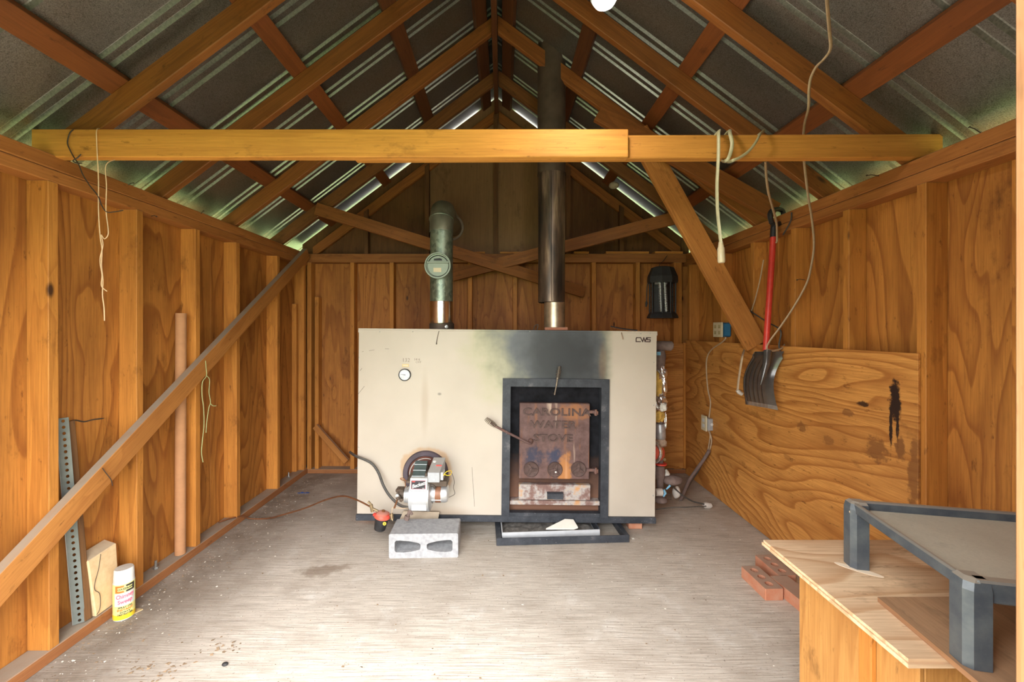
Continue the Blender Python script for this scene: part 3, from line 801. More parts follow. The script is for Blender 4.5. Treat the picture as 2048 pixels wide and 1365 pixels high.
# small broken end splinter beside it
# long diagonal brace across the left studs
d0 = Vector((-1.762, 0.90, 0.036)); d1 = Vector((-1.762, 3.735, 2.005))
bar('diagonal_brace', d0, d1, 0.095, 0.042, (0,0,1), M['brace'], wl)

# ---------------------------------------------------------------- the boiler (stove)
ST = 0.0105
SY = 2.70
PXM = SY / F
stove = empty('wood_boiler', (0.034, SY, 0.0), ry=ST, label='large beige outdoor water stove with rusted black firebox door and soot-blackened top', cat='stove')
SM = world_of(stove)
SMi = SM.inverted()
def S(px, py, Y=SY): return SMi @ W(px, py, Y)
def srect(x0, y0, x1, y1):       # pixel rectangle on the stove front -> local x0, z0, x1, z1
    c = S((x0+x1)/2, (y0+y1)/2); w = (x1-x0)*PXM/2; h = (y1-y0)*PXM/2
    return c.x-w, c.z-h, c.x+w, c.z+h
def sblk(name, rect, y0, y1, mat, parent=None, c=0.002, origin=None):
    x0, z0, x1, z1 = srect(*rect)
    mb = MB().box((x0, y0, z0), (x1, y1, z1), 0, c)
    return mk(name, mb, mat, parent or stove, origin or ((x0+x1)/2, (y0+y1)/2, (z0+z1)/2), None, SM)
FX0, FZ0, FX1, FZ1 = srect(716, 661, 1311.5, 1031)
OX0, OZ0, OX1, OZ1 = srect(1004, 758, 1216.5, 1045)
DEP = 0.86
# cabinet core behind, and the enamelled front sheet around the firebox opening
mb = MB().box((FX0+0.004, 0.062, FZ0), (FX1-0.004, DEP, FZ1-0.004))
mk('cabinet', mb, M['enamel'], stove, (0,0.0,0.0), None, SM)
mb = MB()
mb.box((FX0, 0.0, FZ0), (OX0, 0.06, FZ1)).box((OX1, 0.0, FZ0), (FX1, 0.06, FZ1)).box((OX0, 0.0, OZ1), (OX1, 0.06, FZ1))
mk('front_panel', mb, M['enamel'], stove, (0,0,0), None, SM)
mb = MB().box((FX0-0.003, -0.004, FZ1-0.010), (FX1+0.003, DEP+0.004, FZ1+0.003), 0, 0.0015)
mb.box((FX0-0.003, -0.004, FZ1-0.024), (FX1+0.003, -0.0005, FZ1-0.010))
mk('top_panel', mb, M['enamel'], stove, (0,0,0), None, SM)
for (px, py) in ((1281,668),(1300,667),(718,716),(718,805),(718,895),(1308,725),(1307,811),(1307,905),(1306,992),(760,664),(826,664),(1060,663)):
    p = S(px, py)
    mb = MB().lathe((p.x, -0.004 if py < 670 else 0, p.z), (0,-1,0), [(0.004,0),(0.0035,0.002),(0.001,0.003)], 8)
    mk('screw', mb, M['steel'], stove, (p.x, 0, p.z), None, SM)
# base frame (angle iron) standing on bricks
bx0, bz0, bx1, bz1 = srect(713, 1027, 1310.5, 1043)
bz1 = FZ0
mb = MB().box((bx0, -0.018, bz0), (bx1, 0.04, bz1), 0, 0.003).box((bx0, 0.04, bz0), (bx0+0.05, DEP, bz1)).box((bx1-0.05, 0.04, bz0), (bx1, DEP, bz1)).box((bx0, DEP-0.04, bz0), (bx1, DEP+0.0, bz1))
mk('base_frame', mb, M['iron'], stove, (0,0,0), None, SM)
# firebox surround
fw = 0.052
mb = MB()
mb.prism([(OX0,-0.016,bz0),(OX0+fw,-0.016,bz0),(OX0+fw,-0.016,OZ1-fw),(OX0,-0.016,OZ1)], (0,0.055,0))
mb.prism([(OX1-fw,-0.016,bz0),(OX1,-0.016,bz0),(OX1,-0.016,OZ1),(OX1-fw,-0.016,OZ1-fw)], (0,0.055,0))
mb.prism([(OX0,-0.016,OZ1),(OX0+fw,-0.016,OZ1-fw),(OX1-fw,-0.016,OZ1-fw),(OX1,-0.016,OZ1)], (0,0.055,0))
mb.box((OX0+fw, -0.014, bz0), (OX1-fw, 0.03, bz1+0.022), 0, 0.002)
fr = mk('door_surround', mb, M['iron'], stove, ((OX0+OX1)/2,0,0.5), None, SM)
# smoke-blackened recess
mb = MB().box((OX0+0.01, 0.055, bz0+0.01), (OX1-0.01, 0.0615, OZ1-0.005))
mk('recess', mb, M['recess'], stove, ((OX0+OX1)/2, 0.05, 0), None, SM)
# firebox door with cast lettering
x0, z0, x1, z1 = srect(1038.6, 807, 1179, 958.5)
dc = Vector(((x0+x1)/2, 0, (z0+z1)/2))
mb = MB().box((x0, -0.004, z0), (x1, 0.040, z1), 0, 0.004)
door = lab(mk('firebox_door', mb, M['rustdoor'], stove, dc, None, SM), 'rusted cast door with raised lettering')
for (t_, py, px, sz, sx) in (('CAROLINA', 825, 1113, 0.066, 1.30), ('WATER', 850, 1106, 0.066, 1.27), ('STOVE', 877, 1106, 0.066, 1.27)):
    p = S(px, py)
    mk('lettering', text_mb(t_, sz, (p.x, -0.006, p.z), sx=sx, extrude=0.0065, offset=0.0014, spacing=1.04), M['castletter'], door, (p.x, -0.006, p.z), None, SM)
# draught knobs with three-lobed grips
for i, (px, py, a) in enumerate(((1062,938.5,0.5),(1109.6,939,-0.35),(1156.5,938,0.0))):
    p = S(px, py)
    mb = MB().lathe((p.x, -0.004, p.z), (0,-1,0), [(0.049,0),(0.049,0.008),(0.045,0.012),(0.040,0.010),(0.001,0.010)], 28)
    for k in range(3):
        q = a + PI/2 + k*2*PI/3
        u = Vector((math.cos(q), 0, math.sin(q))); v = Vector((-math.sin(q), 0, math.cos(q)))
        c0 = Vector((p.x, -0.016, p.z))
        mb.hexa([c0 - v*0.013 - Vector((0,0.006,0)), c0 + v*0.013 - Vector((0,0.006,0)), c0 + v*0.013 + Vector((0,0.003,0)), c0 - v*0.013 + Vector((0,0.003,0)),
                 c0+u*0.040 - v*0.006 - Vector((0,0.002,0)), c0+u*0.040 + v*0.006 - Vector((0,0.002,0)), c0+u*0.040 + v*0.006 + Vector((0,0.003,0)), c0+u*0.040 - v*0.006 + Vector((0,0.003,0))], 0, 0.002)
    mb.lathe((p.x, -0.014, p.z), (0,-1,0), [(0.014,0),(0.013,0.010),(0.001,0.013)], 12)
    kn = mk('draught_knob', mb, M['castletter'], door, (p.x, -0.01, p.z), None, SM)
p = S(1110.5, 942)
mk('paint_spot', MB().lathe((p.x, -0.028, p.z), (0,-1,0), [(0.0065,0),(0.0055,0.002),(0.0005,0.0025)], 10), M['white'], stove, p, None, SM)
# hinges
for (a, b, c_, d) in ((1172,821,1190,827),(1172,937,1190,943)):
    h = sblk('hinge', (a,b,c_,d), -0.012, 0.0, M['rust'])
    p = S(1191, (b+d)/2+1)
    mb = MB().box((p.x-0.012,-0.014,p.z-0.016),(p.x+0.016,0.05,p.z+0.010),0,0.003)
    mb.cyl((p.x,-0.010,p.z-0.02),(p.x,-0.010,p.z+0.02),0.008,n=10)
    mk('hinge', mb, M['rust'], stove, p, None, SM)
# latch arm with a coiled grip
def coil(p0, p1, r, turns, w=0.0022, taper=0.7):
    p0 = Vector(p0); p1 = Vector(p1); ax = (p1-p0); a = ax.orthogonal().normalized(); b = ax.normalized().cross(a)
    pts = []
    n = int(turns*12)
    for i in range(n+1):
        t = i/n; q = 2*PI*turns*t
        rr = r*(1-(1-taper)*abs(2*t-1)**2)
        pts.append(p0 + ax*t + (a*math.cos(q)+b*math.sin(q))*rr)
    return MB().tube(pts, w, 5)
pv = S(1061, 882); pa = S(1035, 872); pb = S(1008, 858); pc = S(992, 849); pd = S(972, 834)
f = Vector((0,-1,0))
arm = mk('latch_arm', MB().tube(smooth_path([pv+f*0.02, pv+Vector((-0.008,0,-0.006))+f*0.045, pa+f*0.05, pb+f*0.055, pc+f*0.06, (pc+pd)/2+f*0.06]), [0.011,0.010]+[0.008]*29, 8), M['rust'], stove, pv, None, SM)
mk('coil_grip', coil(pc+f*0.06, pd+f*0.06, 0.017, 8), M['gripsteel'], arm, (pc+pd)/2+f*0.06, None, SM)
mk('pivot', MB().lathe((pv.x,-0.003,pv.z),(0,-1,0),[(0.017,0),(0.017,0.012),(0.011,0.02),(0.001,0.03)],14), M['rust'], arm, pv, None, SM)
# damper rod above the door
p0 = S(1108, 788); p1 = S(1112.5, 756); p2 = S(1116, 731)
rod = mk('damper_rod', MB().tube([p0+Vector((0,0.05,0)), p0+f*0.03, (p0+p1)/2+f*0.05, p1+f*0.06, p2+f*0.07], [0.004,0.0045,0.0045,0.006,0.003], 8), M['gripsteel'], stove, p0, None, SM)
mk('coil_grip', coil(p1+f*0.06, p2+f*0.07, 0.015, 8, 0.002), M['gripsteel'], rod, p2, None, SM)
# ash door beneath
x0, z0, x1, z1 = srect(1037.5, 970.5, 1181, 1001)
ash = lab(mk('ash_door', MB().box((x0,0.0,z0),(x1,0.04,z1),0,0.003), M['ashdoor'], stove, ((x0+x1)/2,0,(z0+z1)/2), None, SM), 'ash-streaked lower door')
x0, z0, x1, z1 = srect(1093.5, 984, 1125.5, 996)
mk('handle', MB().prism([(x0,-0.028,z0),(x0,-0.028,z1-0.004),(x0,-0.02,z1),(x0,0.0,z1),(x0,0.0,z1-0.006),(x0,-0.020,z1-0.008),(x0,-0.020,z0)], (x1-x0,0,0)), M['iron'], ash, ((x0+x1)/2,-0.01,z0), None, SM)
x0, z0, x1, z1 = srect(1020, 1001.5, 1199, 1010)
mk('ledge', MB().box((x0,-0.010,z0),(x1,0.05,z1),0,0.003), M['ashdoor'], stove, ((x0+x1)/2,0,z0), None, SM)
# thermometer, plaque, pencilled reading, maker's letters
p = S(810, 750)
g = mk('thermometer', MB().lathe((p.x,0,p.z),(0,-1,0),[(0.040,0),(0.040,0.012),(0.0385,0.016),(0.035,0.016),(0.034,0.012)],32), M['black'], stove, (p.x,0,p.z), None, SM)
mk('dial', MB().lathe((p.x,0,p.z),(0,-1,0),[(0.0345,0.0115),(0.0001,0.0118)],32), M['gaugeface'], g, (p.x,-0.012,p.z), None, SM)
mb = MB().hexa([(p.x+0.006,-0.0135,p.z-0.0025),(p.x+0.006,-0.0135,p.z+0.0015),(p.x+0.006,-0.0125,p.z+0.0015),(p.x+0.006,-0.0125,p.z-0.0025),
                (p.x-0.026,-0.0135,p.z+0.003),(p.x-0.026,-0.0135,p.z+0.004),(p.x-0.026,-0.0125,p.z+0.004),(p.x-0.026,-0.0125,p.z+0.003)])
for k in range(20):
    q = PI*1.25 - k/19*PI*1.5
    u = Vector((math.cos(q),0,math.sin(q))); c0 = Vector((p.x,-0.0125,p.z))
    mb.tube([c0+u*0.027, c0+u*0.031], 0.0005, 4)
mk('needle', mb, M['ink'], g, p, None, SM)
sblk('plaque', (804.5, 728.5, 818, 734.5), -0.0015, 0.0, M['label'], c=0.0004)
sblk('plaque_face', (806.5, 730, 816, 733), -0.002, -0.0014, M['ivory'], c=0)
p = S(812, 721)
mk('pencilled_number', text_mb('132', 0.036, (p.x, -0.0008, p.z), extrude=0.0006, offset=-0.0009), M['pencil'], stove, p, None, SM)
p = S(834, 719.5)
mk('pencilled_note', text_mb('14 6', 0.023, (p.x, -0.0008, p.z), extrude=0.0006, offset=-0.0004), M['pencil'], stove, p, None, SM)
p = S(837, 725)
mk('pencilled_note', text_mb('OFF', 0.018, (p.x, -0.0008, p.z), extrude=0.0006, offset=-0.0004, sx=1.2), M['pencil'], stove, p, None, SM)
# maker's letters built from strokes with rounded square forms
p = S(1271, 680); 
def strokes(lines, w, at, sx, sz, y=-0.001):
    mb = MB()
    for ln in lines:
        for a, b in zip(ln[:-1], ln[1:]):
            a = Vector((at.x + a[0]*sx, y, at.z + a[1]*sz)); b = Vector((at.x + b[0]*sx, y, at.z + b[1]*sz))
            d = (b-a).normalized(); nrm = Vector((-d.z,0,d.x))*w/2
            a = a - d*w*0.4; b = b + d*w*0.4
            mb.prism([a-nrm, b-nrm, b+nrm, a+nrm], (0,0.0015,0))
    return mb
lm = strokes([[(0.95,1),(0.12,1),(0.0,0.75),(0.0,0),(0.95,0)], [(1.0,1),(1.45,0),(1.7,1),(2.0,0),(2.3,1)], [(3.2,1),(2.5,1),(2.42,0.52),(3.15,0.48),(3.1,0),(2.25,0)]], 0.0062, Vector((p.x+0.004,0,p.z-0.012)), 0.0292, 0.026)
mk('printed_letters', lm, M['logo'], stove, p, None, SM)
# hooks of wire hanging over the top edge
p = S(877, 664)
mk('wire_hook', MB().tube([p+Vector((0.006,0.02,0.008)), p+Vector((0.004,-0.008,0.004)), S(875,675)+f*0.008, S(873.5,685)+f*0.008, S(873.5,689)+f*0.01], [0.0012,0.0015,0.0015,0.002,0.004], 6), M['wire'], stove, p, None, SM)
# soot-dark scratches
sc = MB()
for (a,b,c_,d) in ((738,702,749,700),(716,789,729,773),(720,742,724,737),(770,698,778,698.5),(724,704,727,703.5),(944,935,945,955),(945,955,947,980),(947,980,949,1014)):
    p0, p1 = S(a,b), S(c_,d)
    mk('scratch', MB().tube([p0+f*0.0003, p1+f*0.0003], 0.0011, 4), M['wire'], stove, p0, None, SM)
# support bricks under the base
for (px, w) in ((735,0.2),(1275,0.09)):
    x = (px-1004)*PXM; yq = 0.16 if px < 1000 else 0.04
    tag(mk('brick', MB().box((x-w/2, SY+yq, 0.001),(x+w/2, SY+yq+0.09, 0.058),0,0.003), M['brick'], None, (x,SY+0.08,0)),
        {735:'red brick under the left front end of the beige stove',1275:'orange brick under the right front corner of the beige stove'}[px], 'brick')

# ---------------------------------------------------------------- oil burner on the stove
bc = S(851.7, 946.6)
ring = mk('burner_flange', MB().lathe((bc.x,0,bc.z),(0,-1,0),[(0.114,-0.0),(0.114,0.016),(0.118,0.020),(0.142,0.020),(0.147,0.014),(0.147,0)],48), M['purplering'], stove, (bc.x,0,bc.z), None, SM)
mk('burner_opening', MB().lathe((bc.x,0,bc.z),(0,-1,0),[(0.116,0.001),(0.0001,0.003)],40), M['holebrown'], stove, (bc.x,0,bc.z), None, SM)
mk('gasket', MB().tube([Vector((bc.x+math.cos(q)*0.104, -0.006, bc.z-0.008+math.sin(q)*0.104)) for q in [PI*(0.40+0.9*i/30) for i in range(31)]], 0.0028, 6), M['fgrey'], stove, bc, None, SM)
burner = empty('oil_burner', (0,0,0), label='oil burner with white blower housing, grey control box and silver motor on the stove front', cat='burner')
bl = SM @ Vector((bc.x, -0.2, bc.z-0.12))
MW['oil_burner'] = SM @ Matrix.Translation((bc.x, -0.2, bc.z-0.12))
burner.matrix_basis = MW['oil_burner']
BY = -0.20
def B(px, py, dy=0.0): 
    v = S(px, py, SY+BY+dy); return v
kx = (SY+BY)/F
hc = B(840, 989)
mb = MB()
mb.cyl((hc.x-0.052, BY, hc.z), (hc.x+0.052, BY, hc.z), 0.090, n=36)
mk('blower_housing', mb, M['whitealu'], burner, hc, None, SM)
mk('housing_flange', MB().lathe((hc.x+0.053,BY,hc.z),(1,0,0),[(0.095,0),(0.095,0.012),(0.07,0.022),(0.05,0.024)],36), M['alu'], burner, hc, None, SM)
# chin plate below and label plate above
a = B(824,1005,-0.06); b = B(855,1019.5,-0.06)
mk('chin_plate', MB().box((a.x,BY-0.085,b.z),(b.x,BY-0.02,a.z),0,0.003), M['whitealu'], burner, a, None, SM)
a = B(820.5,957,-0.09); b = B(854.5,982,-0.09)
lp = mk('label_plate', MB().box((a.x,BY-0.093,b.z),(b.x,BY+0.05,a.z),0,0.002), M['white'], burner, (a+b)/2, None, SM)
lc = (a+b)/2
mk('label_border', MB().box((a.x+0.006,BY-0.0936,b.z+0.009),(b.x-0.010,BY-0.093,a.z-0.012)), M['pinkink'], lp, lc, None, SM)
mk('label_panel', MB().box((a.x+0.0075,BY-0.0942,b.z+0.0105),(b.x-0.0115,BY-0.0935,a.z-0.0135)), M['ink'], lp, lc, None, SM)
mk('label_badge', MB().box((a.x+0.013,BY-0.0948,a.z-0.0215),(a.x+0.029,BY-0.094,a.z-0.0165)), M['redink'], lp, lc, None, SM)
R1 = Matrix.Rotation(-0.30, 4, 'Y')
vs, fs = text_mesh('Beckett', 0.029, extrude=0.0004, shear=0.35, offset=0.0005, spacing=0.92)
mb = MB(); M4 = Matrix.Translation((lc.x-0.001, BY-0.0946, lc.z-0.002)) @ R1 @ Matrix.Rotation(PI/2,4,'X')
mb.add([M4 @ v for v in vs], fs)
mk('lettering', mb, M['white'], lp, lc, None, SM)
mk('lettering', text_mb('USA', 0.008, (b.x-0.022, BY-0.0945, b.z+0.0145), extrude=0.0003), M['white'], lp, lc, None, SM)
# printed lines on the housing
for i, (x_, zz, w) in enumerate(((-0.022,-0.045,0.028),(-0.022,-0.052,0.024),(-0.022,-0.059,0.030),(-0.020,-0.066,0.020),(0.027,-0.045,0.024),(0.028,-0.058,0.026),(0.028,-0.062,0.026))):
    yy = BY - math.sqrt(0.090**2 - zz**2)
    mk('print_line', MB().box((hc.x+x_-w/2, yy-0.0012, hc.z+zz-0.0012), (hc.x+x_+w/2, yy+0.003, hc.z+zz+0.0012)), M['grey'], burner, hc, None, SM)
# motor
mc = B(879, 987)
mx0, mx1 = B(862,987).x, B(898,987).x
mo = mk('motor', MB().lathe((mx0,BY,mc.z),(1,0,0),[(0.03,-0.012),(0.050,0.0),(0.052,0.004),(0.052,mx1-mx0-0.02),(0.046,mx1-mx0-0.006),(0.02,mx1-mx0),(0.001,mx1-mx0)],32), M['alu'], burner, mc, None, SM)
bx_0, bx_1 = B(872,987).x, B(883.5,987).x
mk('brown_band', MB().lathe((bx_0,BY,mc.z),(1,0,0),[(0.050,0),(0.0535,0.001),(0.0535,bx_1-bx_0-0.001),(0.050,bx_1-bx_0)],32), M['brownband'], mo, mc, None, SM)
mk('motor_rod', MB().cyl((mx0,BY-0.05,mc.z-0.022),(bx_1+0.004,BY-0.05,mc.z-0.022),0.0025,n=6), M['white'], mo, mc, None, SM)
# pump and coupling at the left
a = B(812,990)
mk('coupling', MB().lathe((a.x-0.004,BY,a.z),(1,0,0),[(0.028,-0.002),(0.046,0),(0.046,0.008),(0.043,0.010),(0.043,0.012),(0.047,0.014),(0.047,0.026),(0.02,0.028)],28), M['alu'], burner, a, None, SM)
mb = MB()
c0 = B(803,986)
mb.lathe((c0.x-0.022,BY-0.01,c0.z),(1,0,0),[(0.001,0),(0.034,0.002),(0.036,0.014),(0.030,0.018),(0.030,0.044)],18)
mb.lathe((c0.x-0.006,BY-0.045,c0.z-0.006),(0,-1,0),[(0.015,0),(0.015,0.012),(0.008,0.016),(0.008,0.024),(0.001,0.026)],10)
mb.lathe((c0.x+0.012,BY-0.045,c0.z-0.022),(0,-1,0),[(0.011,0),(0.011,0.014),(0.001,0.016)],6)
mb.box((c0.x-0.028,BY-0.035,c0.z+0.014),(c0.x+0.020,BY+0.02,c0.z+0.032),0,0.004)
mk('fuel_pump', mb, M['darkflue'], burner, c0, None, SM)
mk('pump_cap', MB().lathe((c0.x-0.012,BY-0.05,c0.z+0.004),(0,-1,0),[(0.011,0),(0.011,0.012),(0.001,0.014)],6), M['alu'], burner, c0, None, SM)
# blast tube into the flange
mk('blast_tube', MB().cyl((bc.x-0.01, BY+0.02, hc.z+0.055), (bc.x-0.01, 0.0, bc.z), 0.058, n=28), M['darkflue'], burner, bc, None, SM)
# igniter (dark, tilted lid) with ridged side clamps
def prismx(a0, b0, poly):    # poly of (y, z) extruded along x
    return MB().prism([(a0, q[0], q[1]) for q in poly], (b0-a0, 0, 0))
z_ = lambda py, dy=0.0: B(840, py, dy).z
x_ = lambda px: B(px, 940).x
ig = mk('igniter', prismx(x_(829), x_(853.5), [(BY-0.075, z_(956)), (BY-0.065, z_(947)), (BY+0.02, z_(925)), (BY+0.05, z_(927)), (BY+0.05, z_(956))]), M['smoke'], burner, B(840,940), None, SM)
mb = MB()
for k in range(3):
    yy = BY-0.066+0.032*k; zz = z_(946)+0.0*k + (z_(927)-z_(946))*k/2.4
    mb.cyl((x_(829)-0.001, yy, zz+0.002), (x_(853.5)+0.001, yy, zz+0.002), 0.004, n=8)
mk('igniter_rib', mb, M['smoke'], ig, B(840,940), None, SM)
mk('hinge_plate', prismx(x_(819.5), x_(857), [(BY-0.085, z_(956.5)), (BY-0.085, z_(952.5)), (BY+0.03, z_(949)), (BY+0.03, z_(956.5))]), M['darkflue'], burner, B(840,955), None, SM)
mk('clamp', MB().box((x_(853.5), BY-0.06, z_(952)),(x_(858), BY+0.0, z_(940)),0,0.002), M['darkflue'], burner, B(855,946), None, SM)
# control box
cb = mk('control_box', MB().hexa([(x_(859.5),BY-0.078,z_(956)),(x_(883),BY-0.078,z_(956)),(x_(887),BY+0.06,z_(956)),(x_(861),BY+0.06,z_(956)),
                                 (x_(859.5),BY-0.078,z_(937)),(x_(883),BY-0.078,z_(937)),(x_(888),BY+0.06,z_(921)),(x_(864),BY+0.06,z_(921))], 0, 0.002), M['grey'], burner, B(872,940), None, SM)
mk('reset_button', MB().lathe((x_(872.5),BY-0.078,z_(950)),(0,-1,0),[(0.006,0),(0.006,0.004),(0.001,0.006)],12), M['white'], cb, B(872,950), None, SM)
tp = Vector((x_(868), BY+0.02, z_(926.5)))
mk('red_button', MB().lathe(tp,(0,-0.3,1),[(0.010,0),(0.010,0.006),(0.006,0.008),(0.001,0.008)],14), M['white'], cb, tp, None, SM)
mk('print_strip', MB().box((x_(873), BY-0.02, z_(931)), (x_(884), BY-0.012, z_(928.5))), M['redink'], cb, tp, None, SM)
mk('terminal_strip', MB().box((x_(883.5), BY-0.05, z_(955)), (x_(889), BY+0.01, z_(939)), 0, 0.002), M['alu'], cb, B(887,947), None, SM)
mk('junction_box', MB().box((x_(857), BY-0.05, z_(967.5)), (x_(896.5), BY+0.06, z_(956.5)), 0, 0.003), M['darkflue'], burner, B(876,961), None, SM)
mk('yellow_wire', MB().tube(smooth_path([B(887,952,-.05), B(892,945,-.06), B(898,942.5,-.06), B(903,943,-.04), B(901,950,-.05), B(895,951.5,-.06), B(888,949,-.05)]), 0.0022, 6), M['yellow'], burner, B(895,947), None, SM)
mk('motor_wire', MB().tube(smooth_path([B(902,943,-.03), B(907,956,-.01), B(908.5,966), B(907,976), B(909.5,988), B(903,993), B(896,996)]), 0.0016, 6), M['wire'], burner, B(905,960), None, SM)
mk('conduit_elbow', MB().tube(smooth_path([B(856,970,-.04), B(862,970.5,-.05), B(868,973,-.05), B(870,978,-.05)]), 0.007, 8), M['wire'], burner, B(862,972), None, SM)
mk('oil_tube', MB().tube(smooth_path([B(821,962,0.0), B(812,962), B(803,960), B(801,957.5), B(806,957), B(810,961), B(811,971), B(810,976)]), 0.003, 6), M['copper'], burner, B(810,962), None, SM)
mk('feed_pipe', MB().tube(smooth_path([B(798,984,-.03), B(797,993,-.03), B(793,1005,-.03), B(788.5,1017,-.03)]), [0.006,0.008]+[0.0055]*17, 8), M['copper'], burner, B(795,1000), None, SM)

# red-capped fuel filter in front of the base, its line and the black hose
YFIL = 2.50
filt = empty('fuel_filter', W(762,1062,YFIL), label='red-capped black fuel filter canister hanging at the stove\'s lower left', cat='filter')
p0 = W(759,1061,YFIL); p1 = W(764.5,1034,YFIL); ax = (p1-p0).normalized(); hh = (p1-p0).length
mk('canister', MB().lathe(p0, ax, [(0.001,0),(0.026,0.001),(0.034,0.008),(0.041,hh-0.004),(0.041,hh)], 26), M['blackplastic'], filt, p0)
mk('cap', MB().lathe(p1, ax, [(0.043,-0.006),(0.048,-0.002),(0.048,0.010),(0.040,0.022),(0.025,0.030),(0.001,0.032)], 26), M['dustyred'], filt, p1)
mk('bolt', MB().lathe(p1+ax*0.030, ax, [(0.011,0),(0.011,0.010),(0.001,0.012)], 6), M['copper'], filt, p1)
for s_ in (-1, 1):
    q = p1 + Vector((s_*0.038, -0.02, 0.008 if s_ > 0 else 0.022))
    mk('lug', MB().box(q-Vector((0.010,0.010,0.008)), q+Vector((0.010,0.010,0.008)), 0, 0.003), M['red'], filt, q)
q = W(769,1048,YFIL-0.035)
sticker = mk('sticker', MB().lathe(q, (0.25,-1,0.1), [(0.010,0),(0.010,0.002),(0.0001,0.0022)], 18), M['yellow'], filt, q)
mk('sticker_mark', MB().box(q+Vector((-0.001,-0.0035,-0.005)), q+Vector((0.0025,-0.001,0.005))), M['ink'], sticker, q)
q = W(783,1036,YFIL)
mk('outlet_fitting', MB().cyl(W(776,1034,YFIL), W(785,1030,YFIL), 0.009, n=8).cyl(W(783,1028,YFIL), W(784,1040,YFIL), 0.010, n=8), M['brass'], filt, q)
line = mk('copper_oil_line', MB().tube(smooth_path([Vector((-1.850, 2.71, 0.060)), Vector((-1.81,2.77,0.058)), Vector((-1.772,2.83,0.045)), Vector((-1.735,2.87,0.010)), Vector((-1.62,2.88,0.008)), W(560,1032,2.84), W(610,1017,2.80), W(650,1001,2.74), W(685,993,2.66), W(712,1000,2.58), W(735,1011,2.53), W(745,1017,2.5)],8), 0.0052, 8), M['copper'])
tag(line, 'thin copper fuel line running from the left wall across the floor to the filter', 'pipe')
valve = tag(empty('line_valve', W(745,1018,2.49)), 'small brass shut-off valve on the copper line beside the red filter cap', 'valve')
mk('body', MB().cyl(W(742,1010,2.49), W(745,1024,2.49), 0.011, n=8).cyl(W(745,1018,2.49), W(756,1023,2.49), 0.008, n=8), M['brass'], valve, W(745,1018,2.49))
mk('lever', MB().tube([W(743,1010,2.48), W(736,1004,2.48)], [0.005,0.008], 8, flat=0.4), M['brass'], valve, W(740,1007,2.48))
hose = mk('black_hose', MB().tube(smooth_path([W(700,905,2.86), W(712,913,2.69), W(730,920,2.66), W(745,929,2.66), W(757,946,2.65), W(767,972,2.62), W(780,993,2.6), W(798,1010,2.58), W(812,1015,2.56), W(822,1016,2.56)],8), 0.0085, 10), M['darkrubber'])
tag(hose, 'dark rubber-sheathed cable curving down the left of the beige stove front', 'cable')
mb = MB().cyl(W(822,1014,2.5), W(815,1036,2.5), 0.010, n=8).cyl(W(815,1032,2.5), W(813,1040,2.5), 0.016, n=8).cyl(W(819,1018,2.5), W(824,1030,2.5), 0.008, n=8)
fit = tag(mk('pipe_fitting', mb, M['foam'], None, W(817,1030,2.5)), 'corroded brown fitting hanging below the white burner housing', 'fitting')
wirew = tag(mk('white_wire', MB().tube(smooth_path([W(822,1017,2.48), W(800,1017,2.48), W(786,1016,2.48), W(784,1022,2.47), W(783,1035,2.47), W(786,1043,2.46)],6), 0.0013, 6), M['string'], None, W(790,1018,2.48)), 'thin pale wire hanging between the filter and the burner', 'wire')
# board leaning behind the block
slab = MB().hexa([W(793,1052,2.60), W(874,1052,2.60), W(874,1050,2.63), W(795,1050,2.63), W(807,1023,2.668), W(879,1025,2.668), W(879,1024,2.68), W(808,1022,2.68)])
tag(mk('board', slab, M['tanboard'], None, W(835,1050,2.62)), 'dusty tan board leaning on the stove base behind the concrete block', 'board')

# concrete block
blkT = empty('concrete_block', (-0.455, 2.49, 0), rz=0.025, label='pale grey two-hole concrete block lying on its side before the burner', cat='block')
BM = world_of(blkT)
def cored(x0, x1, z0, z1, y0, y1, holes, c=0.004):
    """block with rectangular holes running along y; holes: list of outlines (x,z) lists"""
    bm = bmesh.new()
    outer = [(x0+c,z0),(x1-c,z0),(x1,z0+c),(x1,z1-c),(x1-c,z1),(x0+c,z1),(x0,z1-c),(x0,z0+c)]
    mb = MB()
    for (yy, flip) in ((y0, False), (y1, True)):
        edges = []
        for loop in [outer] + holes:
            vs = [bm.verts.new((x, yy, z)) for x, z in loop]
            edges += [bm.edges.new((vs[i], vs[(i+1) % len(vs)])) for i in range(len(vs))]
        bmesh.ops.triangle_fill(bm, edges=edges, use_beauty=True, use_dissolve=False)
    bm.verts.index_update()
    mb.add([v.co.copy() for v in bm.verts], [[v.index for v in f.verts] for f in bm.faces])
    bm.free()
    for loop in [outer] + holes:
        n = len(loop)
        vs = [(x, y0, z) for x, z in loop] + [(x, y1, z) for x, z in loop]
        mb.add(vs, [(i, (i+1)%n, n+(i+1)%n, n+i) for i in range(n)])
    return mb
def merge(o, d=0.00005):
    bm = bmesh.new(); bm.from_mesh(o.data); bmesh.ops.remove_doubles(bm, verts=bm.verts, dist=d)
    bmesh.ops.recalc_face_normals(bm, faces=bm.faces); bm.to_mesh(o.data); bm.free()
